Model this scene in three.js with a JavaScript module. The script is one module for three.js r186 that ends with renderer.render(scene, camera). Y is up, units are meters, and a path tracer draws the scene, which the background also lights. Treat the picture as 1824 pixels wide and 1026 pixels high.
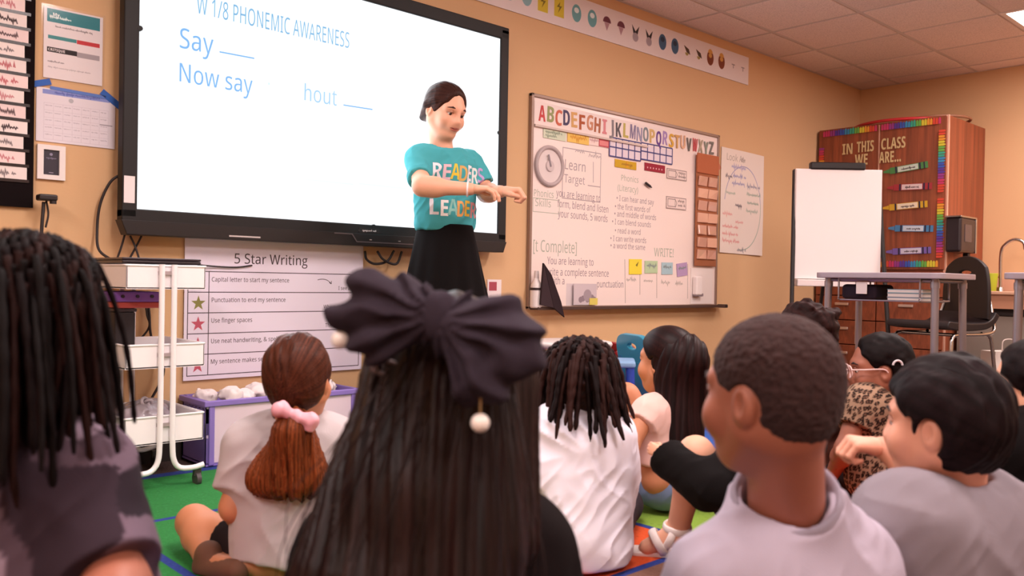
import * as THREE from 'three';
import { RectAreaLightUniformsLib } from 'three/addons/lights/RectAreaLightUniformsLib.js';
import { RoundedBoxGeometry } from 'three/addons/geometries/RoundedBoxGeometry.js';
import { mergeGeometries } from 'three/addons/utils/BufferGeometryUtils.js';
import { TextGeometry } from 'three/addons/geometries/TextGeometry.js';
import { FontLoader } from 'three/addons/loaders/FontLoader.js';

// ---------------------------------------------------------------- camera, light, exposure
const scene = new THREE.Scene();
const VIEW = -.75239;                                   // the camera's turn about the vertical
const camera = new THREE.PerspectiveCamera(37.33, 1824 / 1026, .05, 60);
camera.rotation.order = 'YXZ';
camera.position.set(0, .74, 3.4);
camera.rotation.set(-.00851, VIEW, .01735);
camera.focus = 4.2; camera.userData.fStop = 4;
const renderer = new THREE.WebGLRenderer({ antialias: true });
renderer.toneMapping = THREE.LinearToneMapping;
renderer.toneMappingExposure = 1.76;
renderer.shadowMap.enabled = true;
scene.background = new THREE.Color(0x000000);
RectAreaLightUniformsLib.init();
const LAMP = { color: new THREE.Color(1, .86, .83), power: 11.5, glow: 4 };
const SCREEN = { color: new THREE.Color(.9, .95, 1), power: 1.9, glow: .82 };

// ---------------------------------------------------------------- helpers
const PI = Math.PI, R = d => d * PI / 180;
let seed = 7;
const rnd = () => { seed = (seed * 1664525 + 1013904223) >>> 0; return seed / 4294967296; };
const rr = (a, b) => a + (b - a) * rnd();
const clamp = (x, a, b) => Math.min(b, Math.max(a, x));
const used = {};
function numbered(n) { const k = used[n] = (used[n] ?? -1) + 1; return k ? `${n}_${String(k).padStart(3, '0')}` : n; }
function shade(o) { o.castShadow = true; o.receiveShadow = true; return o; }
function mesh(name, geo, m, parent) { const o = shade(new THREE.Mesh(geo, m)); o.name = parent ? name : numbered(name); if (parent) o.name = childName(parent, name); (parent || scene).add(o); return o; }
function childName(parent, n) { let k = 0, s = n; while (parent.children.some(c => c.name === s)) { k++; s = `${n}_${String(k).padStart(3, '0')}`; } return s; }
function tag(o, label, category, group) { o.userData.label = label; o.userData.category = category; if (group) o.userData.group = group; return o; }
function thing(name, label, category, pos = [0, 0, 0], turn = 0, group) {
  const o = new THREE.Group(); o.name = numbered(name); scene.add(o); o.position.set(...pos); o.rotation.y = turn; return tag(o, label, category, group);
}
function struct(name, geo, m) { const o = mesh(name, geo, m); o.userData.kind = 'structure'; return o; }
const G = (geo, x = 0, y = 0, z = 0, rx = 0, ry = 0, rz = 0) => { geo.applyMatrix4(new THREE.Matrix4().compose(new THREE.Vector3(x, y, z), new THREE.Quaternion().setFromEuler(new THREE.Euler(rx, ry, rz)), new THREE.Vector3(1, 1, 1))); return geo; };
const box = (w, h, d, x = 0, y = 0, z = 0, r = 0) => G(r ? new RoundedBoxGeometry(w, h, d, 2, r) : new THREE.BoxGeometry(w, h, d), x, y, z);
const span = (x0, x1, y0, y1, z0, z1, r = 0) => box(x1 - x0, y1 - y0, z1 - z0, (x0 + x1) / 2, (y0 + y1) / 2, (z0 + z1) / 2, r);
const cyl = (r0, r1, h, x = 0, y = 0, z = 0, n = 24) => G(new THREE.CylinderGeometry(r0, r1, h, n), x, y, z);
const merge = a => mergeGeometries(a.map(g => { const q = g.index ? g.toNonIndexed() : g; for (const k of Object.keys(q.attributes)) if (!['position', 'normal', 'uv'].includes(k)) q.deleteAttribute(k); return q; }));
const V = a => new THREE.Vector3(...a);
function tube(pts, r, seg = 24, n = 8, closed = false) { return new THREE.TubeGeometry(new THREE.CatmullRomCurve3(pts.map(V), closed, 'catmullrom', .5), seg, r, n, closed); }
function bar(a, b, r, n = 12) { const A = V(a), B = V(b), d = B.clone().sub(A); const g = new THREE.CylinderGeometry(r, r, d.length(), n); g.applyQuaternion(new THREE.Quaternion().setFromUnitVectors(new THREE.Vector3(0, 1, 0), d.normalize())); const c = A.add(B).multiplyScalar(.5); return g.translate(c.x, c.y, c.z); }
// a tube whose radius is a function of its length 0..1
function rope(pts, rf, seg = 14, n = 6) {
  const c = new THREE.CatmullRomCurve3(pts.map(V)), fr = c.computeFrenetFrames(seg, false), P = [], I = [];
  for (let i = 0; i <= seg; i++) { const q = c.getPoint(i / seg), r = rf(i / seg); for (let j = 0; j < n; j++) { const a = j / n * 2 * PI, N = fr.normals[i], B = fr.binormals[i]; P.push(q.x + r * (Math.cos(a) * N.x + Math.sin(a) * B.x), q.y + r * (Math.cos(a) * N.y + Math.sin(a) * B.y), q.z + r * (Math.cos(a) * N.z + Math.sin(a) * B.z)); } }
  for (let i = 0; i < seg; i++) for (let j = 0; j < n; j++) { const a = i * n + j, b = i * n + (j + 1) % n; I.push(a, b, a + n, b, b + n, a + n); }
  const e0 = P.length / 3; const q0 = c.getPoint(0), q1 = c.getPoint(1); P.push(q0.x, q0.y, q0.z, q1.x, q1.y, q1.z);
  for (let j = 0; j < n; j++) I.push(e0, (j + 1) % n, j, e0 + 1, seg * n + j, seg * n + (j + 1) % n);
  const g = new THREE.BufferGeometry(); g.setAttribute('position', new THREE.Float32BufferAttribute(P, 3)); g.setAttribute('uv', new THREE.Float32BufferAttribute(new Float32Array(P.length / 3 * 2), 2)); g.setIndex(I); g.computeVertexNormals(); return g;
}
function extrude(pts, depth, bevel = 0, curve = 12) { const s = pts instanceof THREE.Shape ? pts : new THREE.Shape(pts.map(p => new THREE.Vector2(...p))); const g = new THREE.ExtrudeGeometry(s, { depth, bevelEnabled: bevel > 0, bevelSize: bevel, bevelThickness: bevel, bevelSegments: 2, curveSegments: curve }); return g; }
// noise
const h3 = (x, y, z) => { let n = Math.imul(x, 374761393) ^ Math.imul(y, 668265263) ^ Math.imul(z, 2147483647 - 19); n = Math.imul(n ^ (n >>> 13), 1274126177); return ((n ^ (n >>> 16)) >>> 0) / 4294967296; };
function n3(x, y, z) {
  const X = Math.floor(x), Y = Math.floor(y), Z = Math.floor(z); let a = x - X, b = y - Y, c = z - Z; a = a * a * (3 - 2 * a); b = b * b * (3 - 2 * b); c = c * c * (3 - 2 * c);
  const L = (p, q, t) => p + (q - p) * t;
  return L(L(L(h3(X, Y, Z), h3(X + 1, Y, Z), a), L(h3(X, Y + 1, Z), h3(X + 1, Y + 1, Z), a), b), L(L(h3(X, Y, Z + 1), h3(X + 1, Y, Z + 1), a), L(h3(X, Y + 1, Z + 1), h3(X + 1, Y + 1, Z + 1), a), b), c) * 2 - 1;
}
const C = h => new THREE.Color(h);
const mat = (color, roughness = .6, o = {}) => new THREE.MeshStandardMaterial({ color, roughness, ...o });
const chrome = mat(0xc8c4c4, .22, { metalness: 1 });
function canvas(w, h, draw, srgb = true) {
  const c = document.createElement('canvas'); c.width = w; c.height = h; const x = c.getContext('2d'); draw(x, w, h);
  const t = new THREE.CanvasTexture(c); if (srgb) t.colorSpace = THREE.SRGBColorSpace; t.magFilter = THREE.LinearFilter; return t;
}
function noiseTex(w, h, f, srgb = false, rep = [1, 1]) {
  const d = new Uint8Array(w * h * 4); for (let j = 0; j < h; j++) for (let i = 0; i < w; i++) { const v = f(i, j), k = (j * w + i) * 4; if (Array.isArray(v)) { d[k] = v[0]; d[k + 1] = v[1]; d[k + 2] = v[2]; } else d[k] = d[k + 1] = d[k + 2] = v; d[k + 3] = 255; }
  const t = new THREE.DataTexture(d, w, h); t.wrapS = t.wrapT = THREE.RepeatWrapping; t.magFilter = THREE.LinearFilter; t.minFilter = THREE.LinearFilter; if (srgb) t.colorSpace = THREE.SRGBColorSpace; t.repeat.set(...rep); t.needsUpdate = true; return t;
}
function write(x, s, px, py, size, color, o = {}) {
  x.save(); x.translate(px, py); x.rotate(o.rot || 0); x.scale(o.sx || 1, 1); x.font = `${o.w || ''} ${size}px ${o.f || 'sans-serif'}`; x.fillStyle = color; x.textAlign = o.al || 'left'; x.textBaseline = 'middle';
  if (o.stroke) { x.strokeStyle = o.stroke; x.lineWidth = o.lw || 2; x.strokeText(s, 0, 0); } x.fillText(s, 0, 0); x.restore();
}
// unreadable writing of the photograph: short uneven pen strokes along a line
function scrawl(x, px, py, len, size, color, lw = 2) {
  x.strokeStyle = color; x.lineWidth = lw; x.beginPath(); let q = px; const end = px + len;
  while (q < end) { const wl = Math.min(rr(1.5, 4.5) * size, end - q); let a = q; x.moveTo(a, py); while (a < q + wl) { const s = rr(.22, .4) * size, up = rnd() < .3 ? 1.3 : .7; x.lineTo(a + s * .4, py - size * .5 * up * rr(.6, 1)); x.lineTo(a + s, py + (rnd() < .12 ? size * .35 : rr(-.08, .08) * size)); a += s; } q += wl + size * .45; }
  x.stroke();
}
// fabric relief shared by clothes, and skin grain
const weave = noiseTex(128, 128, (i, j) => 128 + 60 * Math.sin(i * PI / 4) * Math.sin(j * PI / 4) + 40 * (h3(i, j, 3) - .5), false, [22, 22]);
const cloth = (color, o = {}) => new THREE.MeshPhysicalMaterial({ color, roughness: .95, specularIntensity: .4, bumpMap: weave, bumpScale: .0006, ...o });
const grain = noiseTex(128, 128, (i, j) => 110 + 60 * h3(i, j, 9) + 40 * h3(i >> 1, j >> 1, 5), false, [12, 12]);

// ---------------------------------------------------------------- soft bodies: distance fields joined smoothly and meshed
const cap = (a, b, ra, rb = ra) => {
  const [ax, ay, az] = a, dx = b[0] - ax, dy = b[1] - ay, dz = b[2] - az, L = dx * dx + dy * dy + dz * dz || 1e-9;
  return (x, y, z) => { const px = x - ax, py = y - ay, pz = z - az; let t = (px * dx + py * dy + pz * dz) / L; t = t < 0 ? 0 : t > 1 ? 1 : t; const ex = px - dx * t, ey = py - dy * t, ez = pz - dz * t; return Math.sqrt(ex * ex + ey * ey + ez * ez) - (ra + (rb - ra) * t); };
};
const ell = (c, r) => { const [cx, cy, cz] = c, [a, b, d] = r; return (x, y, z) => { const px = (x - cx) / a, py = (y - cy) / b, pz = (z - cz) / d, k0 = Math.sqrt(px * px + py * py + pz * pz); const qx = px / a, qy = py / b, qz = pz / d, k1 = Math.sqrt(qx * qx + qy * qy + qz * qz); return k1 < 1e-6 ? -Math.min(a, b, d) : k0 * (k0 - 1) / k1; }; };
const smin = (a, b, k) => { const h = Math.max(k - Math.abs(a - b), 0) / k; return Math.min(a, b) - h * h * k * .25; };
const smax = (a, b, k) => -smin(-a, -b, k);
const uni = (k, ...f) => (x, y, z) => { let d = f[0](x, y, z); for (let i = 1; i < f.length; i++) d = smin(d, f[i](x, y, z), k); return d; };
const fat = (f, t) => (x, y, z) => f(x, y, z) - t;
const cut = (f, g, k = .004) => (x, y, z) => smax(f(x, y, z), g(x, y, z), k);           // keep where g < 0
const half = (p, n) => { const l = Math.hypot(...n), [a, b, c] = n.map(v => v / l), o = p[0] * a + p[1] * b + p[2] * c; return (x, y, z) => x * a + y * b + z * c - o; };
const add = (a, b) => a.map((v, i) => v + b[i]), sub = (a, b) => a.map((v, i) => v - b[i]), mul = (a, s) => a.map(v => v * s), mix = (a, b, t) => a.map((v, i) => v + (b[i] - v) * t);
const len = a => Math.hypot(...a), unit = a => mul(a, 1 / (len(a) || 1)), cross = (a, b) => [a[1] * b[2] - a[2] * b[1], a[2] * b[0] - a[0] * b[2], a[0] * b[1] - a[1] * b[0]];
function around(pts, m) { const lo = [1e9, 1e9, 1e9], hi = [-1e9, -1e9, -1e9]; for (const p of pts) for (let i = 0; i < 3; i++) { lo[i] = Math.min(lo[i], p[i] - m); hi[i] = Math.max(hi[i], p[i] + m); } return [lo, hi]; }
function skinOf(f, [lo, hi], cell, colour) {
  const n = [0, 1, 2].map(i => Math.ceil((hi[i] - lo[i]) / cell) + 2), [nx, ny, nz] = n, D = new Float32Array(nx * ny * nz), id = new Int32Array(nx * ny * nz).fill(-1);
  for (let k = 0, q = 0; k < nz; k++) for (let j = 0; j < ny; j++) for (let i = 0; i < nx; i++, q++) { const e = i < 1 || j < 1 || k < 1 || i > nx - 2 || j > ny - 2 || k > nz - 2; const d = f(lo[0] + i * cell, lo[1] + j * cell, lo[2] + k * cell); D[q] = e ? Math.max(d, cell * .3) : d; }
  const P = [], N = [], U = [], I = [], K = [], st = [1, nx, nx * ny], col = new THREE.Color();
  for (let k = 0; k < nz - 1; k++) for (let j = 0; j < ny - 1; j++) for (let i = 0; i < nx - 1; i++) {
    const q = i + j * nx + k * nx * ny; let m = 0; for (let c = 0; c < 8; c++) if (D[q + (c & 1) + (c >> 1 & 1) * nx + (c >> 2) * nx * ny] < 0) m |= 1 << c;
    if (m === 0 || m === 255) continue;
    let sx = 0, sy = 0, sz = 0, s = 0;
    for (let a = 0; a < 3; a++) for (let c = 0; c < 8; c++) if (!(c >> a & 1)) { const e = c | 1 << a; if ((m >> c & 1) === (m >> e & 1)) continue; const d0 = D[q + (c & 1) + (c >> 1 & 1) * nx + (c >> 2) * nx * ny], d1 = D[q + (e & 1) + (e >> 1 & 1) * nx + (e >> 2) * nx * ny], t = d0 / (d0 - d1); sx += (c & 1) + (a === 0 ? t : 0); sy += (c >> 1 & 1) + (a === 1 ? t : 0); sz += (c >> 2) + (a === 2 ? t : 0); s++; }
    const x = lo[0] + (i + sx / s) * cell, y = lo[1] + (j + sy / s) * cell, z = lo[2] + (k + sz / s) * cell;
    id[q] = P.length / 3; P.push(x, y, z); const h = cell * .5; let gx = f(x + h, y, z) - f(x - h, y, z), gy = f(x, y + h, z) - f(x, y - h, z), gz = f(x, y, z + h) - f(x, y, z - h); const l = Math.hypot(gx, gy, gz) || 1; N.push(gx / l, gy / l, gz / l); U.push(x + z * .8, y + z * .35);
    if (colour) { colour(x, y, z, col); K.push(col.r, col.g, col.b); }
  }
  for (let k = 1; k < nz - 1; k++) for (let j = 1; j < ny - 1; j++) for (let i = 1; i < nx - 1; i++) {
    const q = i + j * nx + k * nx * ny;
    for (let a = 0; a < 3; a++) { const A = D[q] < 0, B = D[q + st[a]] < 0; if (A === B) continue; const u = st[(a + 1) % 3], v = st[(a + 2) % 3]; const p0 = id[q], p1 = id[q - u], p2 = id[q - u - v], p3 = id[q - v]; if (p0 < 0 || p1 < 0 || p2 < 0 || p3 < 0) continue; if (A) I.push(p0, p1, p2, p0, p2, p3); else I.push(p0, p2, p1, p0, p3, p2); }
  }
  const g = new THREE.BufferGeometry(); g.setAttribute('position', new THREE.Float32BufferAttribute(P, 3)); g.setAttribute('normal', new THREE.Float32BufferAttribute(N, 3)); g.setAttribute('uv', new THREE.Float32BufferAttribute(U, 2)); if (colour) g.setAttribute('color', new THREE.Float32BufferAttribute(K, 3)); g.setIndex(I); return g;
}

// ---------------------------------------------------------------- the room
const RX = 7.327, LX = -2.4, BZ = 6.6, CH = 2.467;
const wallTex = noiseTex(256, 256, (i, j) => 120 + 50 * h3(i, j, 1) + 40 * h3(i >> 2, j >> 2, 2) + 40 * h3(i >> 4, j >> 4, 8), false, [6, 3]);
const wallMat = mat(0xdab084, .82, { bumpMap: wallTex, bumpScale: .0008 });
const floorTex = noiseTex(512, 512, (i, j) => { const v = .75 + .5 * (h3(i, j, 4) - .5) + .25 * (h3(i >> 2, j >> 2, 6) - .5); return [92 * v, 68 * v, 64 * v]; }, true, [14, 12]);
struct('floor', span(LX - .2, RX + .2, -.2, 0, -.2, BZ + .2), new THREE.MeshStandardMaterial({ map: floorTex, roughness: .8 }));
struct('wall_front', span(LX - .2, RX + .2, 0, CH + .2, -.2, 0), wallMat);
struct('wall_right', span(RX, RX + .2, 0, CH + .2, 0, BZ), wallMat);
struct('wall_left', span(LX - .2, LX, 0, CH + .2, 0, BZ), wallMat);
struct('wall_back', span(LX - .2, RX + .2, 0, CH + .2, BZ, BZ + .2), wallMat);
const baseMat = mat(0x2c2220, .6);
struct('baseboard_front', span(LX, RX, 0, .1, 0, .008), baseMat);
struct('baseboard_right', span(RX - .008, RX, 0, .1, 0, BZ), baseMat);
// suspended ceiling: a tile is lifted out of the grid, the grid bars stand a little lower
{
  const ceil = new THREE.Group(); ceil.name = 'ceiling'; ceil.userData.kind = 'structure'; scene.add(ceil);
  const tileTex = noiseTex(256, 256, (i, j) => { const v = h3(i, j, 31) < .06 ? 178 : 234 + 16 * h3(i >> 1, j >> 1, 7); return [v, v * .955, v * .94]; }, true, [1, 1]);
  const tileMats = [0, 1, 2].map(k => new THREE.MeshStandardMaterial({ map: tileTex, roughness: .95, color: [0xf6ecea, 0xefe6e3, 0xf9f0ed][k] }));
  const gridMat = mat(0xcfc0ba, .7);
  mesh('slab', span(LX - .2, RX + .2, CH + .03, CH + .2, -.2, BZ + .2), mat(0x9a8f8a, .9), ceil);
  const P = .61, X0 = 5.257 - 13 * P, Z0 = .335 - P;
  const lamps = []; for (const x of [5.867, 3.427, .987, -1.453]) for (const z of [1.555, 3.995]) lamps.push([x, z]);
  const lit = (x, z) => lamps.some(([a, b]) => Math.abs(a - x) < .1 && z > b - .1 && z < b + 1.1);
  const tg = new RoundedBoxGeometry(P - .03, .018, P - .03, 1, .004), far = [];
  for (let i = 0; i < 17; i++) for (let j = 0; j < 12; j++) {
    let x = X0 + i * P, z = Z0 + j * P; if (x > RX || z > BZ || x + P < LX || z + P < 0 || lit(x, z)) continue;
    const x0 = Math.max(x, LX), x1 = Math.min(x + P, RX), z0 = Math.max(z, 0), z1 = Math.min(z + P, BZ); if (x1 - x0 < .05 || z1 - z0 < .05) continue;
    const whole = x1 - x0 > P - .01 && z1 - z0 > P - .01;
    if (x > 2.3 && z < 3.2) { const t = mesh('tile', whole ? tg : box(x1 - x0 - .03, .018, z1 - z0 - .03), tileMats[(i * 7 + j * 5) % 3], ceil); t.position.set((x0 + x1) / 2, CH + .007, (z0 + z1) / 2); }
    else far.push(box(x1 - x0 - .03, .018, z1 - z0 - .03, (x0 + x1) / 2, CH + .007, (z0 + z1) / 2));
  }
  const f = mesh('tile', merge(far), tileMats[0], ceil); f.userData.kind = 'stuff';
  for (let i = 0; i < 17; i++) { const x = X0 + i * P; if (x > LX && x < RX) mesh('grid_bar', span(x - .012, x + .012, CH + .002, CH + .03, 0, BZ), gridMat, ceil); }
  for (let j = 0; j < 12; j++) { const z = Z0 + j * P; if (z > 0 && z < BZ) mesh('grid_bar', span(LX, RX, CH + .0022, CH + .03, z - .012, z + .012), gridMat, ceil); }
  mesh('wall_angle', merge([span(LX, RX, CH - .004, CH + .03, 0, .022), span(RX - .022, RX, CH - .004, CH + .03, 0, BZ)]), gridMat, ceil);
  const glow = new THREE.MeshStandardMaterial({ color: 0xffffff, roughness: .5, emissive: LAMP.color, emissiveIntensity: LAMP.glow });
  const frameM = mat(0xe8dcd8, .5);
  const where = ['cut by the right picture edge, near the cabinet', 'nearest the back wall on the cabinet side', 'in front of the whiteboard', 'behind the seated children', 'in front of the big screen', 'above the camera', 'by the left wall in front', 'by the left wall at the back'];
  lamps.forEach(([x, z], k) => {
    const t = thing('ceiling_light', `lit rectangular ceiling light panel ${where[k]}`, 'ceiling light', [x + .305, CH, z + .61], 0, 'recessed ceiling lights');
    mesh('frame', merge([span(-.305, .305, -.002, .03, -.61, -.58), span(-.305, .305, -.002, .03, .58, .61), span(-.305, -.275, -.002, .03, -.58, .58), span(.275, .305, -.002, .03, -.58, .58)]), frameM, t);
    mesh('diffuser', span(-.275, .275, .006, .014, -.58, .58), glow, t);
    const l = new THREE.RectAreaLight(LAMP.color, LAMP.power, .55, 1.16); l.position.set(0, .003, 0); l.rotation.x = -PI / 2; l.name = 'lamp_light'; l.castShadow = true; t.add(l);
  });
}

// ---------------------------------------------------------------- interactive screen on the front wall
{
  const t = thing('interactive_screen', 'large black-framed wall screen showing a white lesson slide', 'screen', [2.07, .89, 0]);
  const dark = mat(0x0b0405, .6), x0 = 1.1 - 2.07, x1 = 3.035 - 2.07;
  mesh('back_case', span(x0 + .03, x1 - .03, .08, 1.14, .012, .06, .01), mat(0x151012, .6), t);
  mesh('frame', merge([span(x0, x1, .045, .095, .05, .105, .006), span(x0, x1, 1.108, 1.172, .05, .105, .006), span(x0, x0 + .056, .06, 1.16, .05, .105, .006), span(x1 - .056, x1, .06, 1.16, .05, .105, .006)]), dark, t);
  mesh('lower_bar', extrude([[x0 + .02, 0], [x1 - .02, 0], [x1, .05], [x0, .05]], .06, .003).translate(0, 0, .045), mat(0x140a0b, .45), t);
  const img = canvas(1830, 1020, (x, w, h) => {
    x.fillStyle = '#fff'; x.fillRect(0, 0, w, h);
    const blue = '#6fa0d0';
    x.save(); write(x, 'W 1/8 PHONEMIC AWARENESS', 221, 200, 96, '#6f9fc0', { sx: .53 }); x.restore();
    write(x, 'Say', 153, 344, 108, blue, { sx: .84 }); write(x, 'Now say', 150, 476, 100, blue, { sx: .82 }); write(x, 'hout', 691, 466, 96, '#92b6da', { sx: .84 });
    x.strokeStyle = blue; x.lineWidth = 6; x.beginPath(); x.moveTo(317, 366); x.lineTo(466, 364); x.moveTo(892, 490); x.lineTo(1047, 487); x.stroke();
    x.fillStyle = '#b8d2ea'; x.fillRect(529, 452, 7, 9);
    x.fillStyle = 'rgba(150,225,245,.35)'; x.fillRect(711, 835, 240, 6); x.fillRect(981, 829, 300, 6);
  });
  mesh('display', span(x0 + .053, x1 - .053, .09, 1.112, .088, .094), new THREE.MeshStandardMaterial({ color: 0x080808, roughness: .35, emissive: SCREEN.color, emissiveMap: img, emissiveIntensity: SCREEN.glow }), t);
  const l = new THREE.RectAreaLight(SCREEN.color, SCREEN.power, 1.82, 1.01); l.position.set(0, .6, .108); l.rotation.y = PI; l.name = 'screen_light'; l.castShadow = true; t.add(l);
  const silver = mat(0x6f6468, .35, { metalness: .6 });
  mesh('control_panel', extrude([[-.04, .045], [.05, .045], [.075, .012], [.40, .012], [.40, .04], [.395, .04], [.395, .017], [.078, .017], [.053, .05], [-.04, .05]], .003).translate(-.03, 0, .107), silver, t);
  for (const q of [.12, .28]) mesh('port', cyl(.006, .006, .004, q, .026, .109).rotateX(0), mat(0x9a8f90, .4), t);
  const name = canvas(256, 64, x => { x.fillStyle = '#1c1012'; x.fillRect(0, 0, 256, 64); scrawl(x, 40, 40, 170, 26, '#c9bcbc', 6); });
  mesh('maker_badge', span(.06, .17, .057, .079, .104, .107), mat(0xffffff, .5, { map: name }), t);
  mesh('bright_strip', span(-.555, -.42, .008, .014, .104, .109), mat(0xc9bdbd, .3), t);
  mesh('serial_sticker', span(x0 + .006, x0 + .045, .115, .215, .104, .107), mat(0xeee3e4, .6), t);
  for (const [a, b] of [[x0 + .057, .77], [x1 - .055, .62], [.14, .088]]) { const g = cyl(.01, .01, .012, 0, 0, 0, 16); G(g, a, b, .1, PI / 2); mesh('sensor_nub', g, dark, t); }
}
// cables of the screen
const cable = mat(0x241a1a, .6);
const cord = (label, pts, r = .005) => tag(mesh('cable', tube(pts, r, 40, 8), cable), label, 'cable');
cord('black cable looping out from the lower left edge of the big screen', [[1.119, 1.118, .05], [1.078, 1.081, .04], [1.047, .996, .03], [1.038, .901, .03], [1.036, .828, .06], [1.07, .789, .1]]);
cord('black cable hanging to the left of the crossed pair below the screen', [[1.13, .888, .05], [1.118, .841, .05], [1.086, .792, .1]], .004);
cord('black cable slanting left in the crossed pair below the screen', [[1.192, .887, .05], [1.177, .848, .04], [1.126, .786, .1]], .004);
cord('black cable slanting right in the crossed pair below the screen', [[1.15, .885, .05], [1.166, .843, .06], [1.171, .783, .1]], .004);
cord('black cable loops hanging under the screen beside the teacher', [[2.199, .864, .05], [2.216, .828, .04], [2.263, .808, .04], [2.325, .823, .05], [2.356, .874, .06]], .006);
cord('second black cable loop under the screen, nearer the teacher', [[2.261, .866, .06], [2.299, .827, .06], [2.377, .811, .05], [2.401, .871, .06]], .006);
cord('black cable running down the wall behind the white cart', [[1.226, .666, .02], [1.236, .585, .02], [1.242, .494, .03], [1.291, .364, .03], [1.218, .231, .06]], .005);
cord('thin black cable down the wall behind the cart, left one', [[1.212, .666, .02], [1.227, .585, .02], [1.228, .52, .02], [1.098, .386, .03], [1.079, .292, .03]], .004);

// ---------------------------------------------------------------- papers on the front wall, left
const paperM = (map, o = {}) => new THREE.MeshStandardMaterial({ map, roughness: .75, ...o });
{ // pocket chart with sentence strips
  const t = thing('pocket_chart', 'black fabric pocket chart hanging at the left picture edge', 'pocket chart', [.44, .97, .004]);
  mesh('backing', span(-.38, .387, 0, 1.42, 0, .012), cloth(0x12080a), t);
  mesh('top_rod', G(cyl(.009, .009, .8, 0, 0, 0), 0, 1.42, .012, 0, 0, PI / 2), mat(0x2a2020, .4), t);
  const tones = [0xefe2e0, 0xf3dcdb, 0xeee0de, 0xf2e4e2, 0xefd8d8];
  const inks = ['grey', 'pink', 'grey', 'black', 'dark', 'pink', 'red', 'red', 'grey', 'dark', 'black', 'pink', 'grey'];
  const where = ['lowest', 'second from the bottom', 'third from the bottom', 'fourth from the bottom', 'fifth from the bottom', 'sixth from the bottom', 'seventh from the bottom', 'eighth from the bottom', 'ninth from the bottom', 'tenth from the bottom', 'eleventh from the bottom', 'twelfth from the bottom', 'cut by the picture top'];
  for (let k = 0; k < 13; k++) {
    const y = .09 + k * .0535;
    const p = mesh('pocket', merge([span(-.37, .372, y - .004, y + .007, .013, .016)]), new THREE.MeshPhysicalMaterial({ color: 0x2a2022, roughness: .25 }), t);
    const tex = canvas(768, 50, x => { x.fillStyle = '#fff'; x.fillRect(0, 0, 768, 50); scrawl(x, 30, 30, 700, 24, { grey: '#8f8a8e', pink: '#d59aa2', black: '#4a4044', dark: '#6d6266', red: '#cc7f88' }[inks[k]], 4); });
    const s = mesh('sentence_strip', span(-.37, .365 - (k % 3) * .006, .003, .0495, -.0015, .0015), paperM(tex, { color: tones[k % 5] }));
    s.position.set(.44, .97 + y, .0185); s.rotation.x = -.02; tag(s, `white sentence strip with ${inks[k]} writing, ${where[k]} in the black pocket chart`, 'sentence strip', 'sentence strips in the black pocket chart');
  }
}
{ // laminated teal poster
  const tex = canvas(420, 520, (x, w, h) => {
    x.fillStyle = '#eadfe2'; x.fillRect(0, 0, w, h); x.fillStyle = '#1f7f8a'; x.fillRect(22, 12, 376, 96); write(x, 'My', 60, 50, 34, '#fff', { w: 'bold' }); scrawl(x, 40, 76, 150, 26, '#e8f4f4', 5); scrawl(x, 80, 140, 260, 20, '#7b7276', 3);
    x.fillStyle = '#3f8d90'; x.fillRect(30, 205, 200, 26); x.fillStyle = '#c8323a'; x.fillRect(232, 205, 166, 30); x.fillStyle = '#1c1418'; x.fillRect(24, 292, 210, 36); x.fillStyle = '#a99ea4'; x.fillRect(234, 296, 164, 38);
    scrawl(x, 30, 400, 110, 18, '#8b8186', 3); scrawl(x, 30, 440, 300, 14, '#b3a8ad', 2); write(x, 'CRITIQUE', 30, 310, 26, '#efe6e8', { w: 'bold' });
  });
  const t = thing('laminated_poster', 'laminated poster with a teal header and a red bar', 'poster', [.957, 1.57, .002]);
  mesh('sheet', span(-.1, .1, -.128, .128, 0, .002), paperM(tex), t);
  mesh('laminate', span(-.108, .108, -.136, .136, -.001, .0035), new THREE.MeshPhysicalMaterial({ color: 0xffffff, transmission: 1, thickness: 0, roughness: .12, ior: 1.45 }), t);
}
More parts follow.
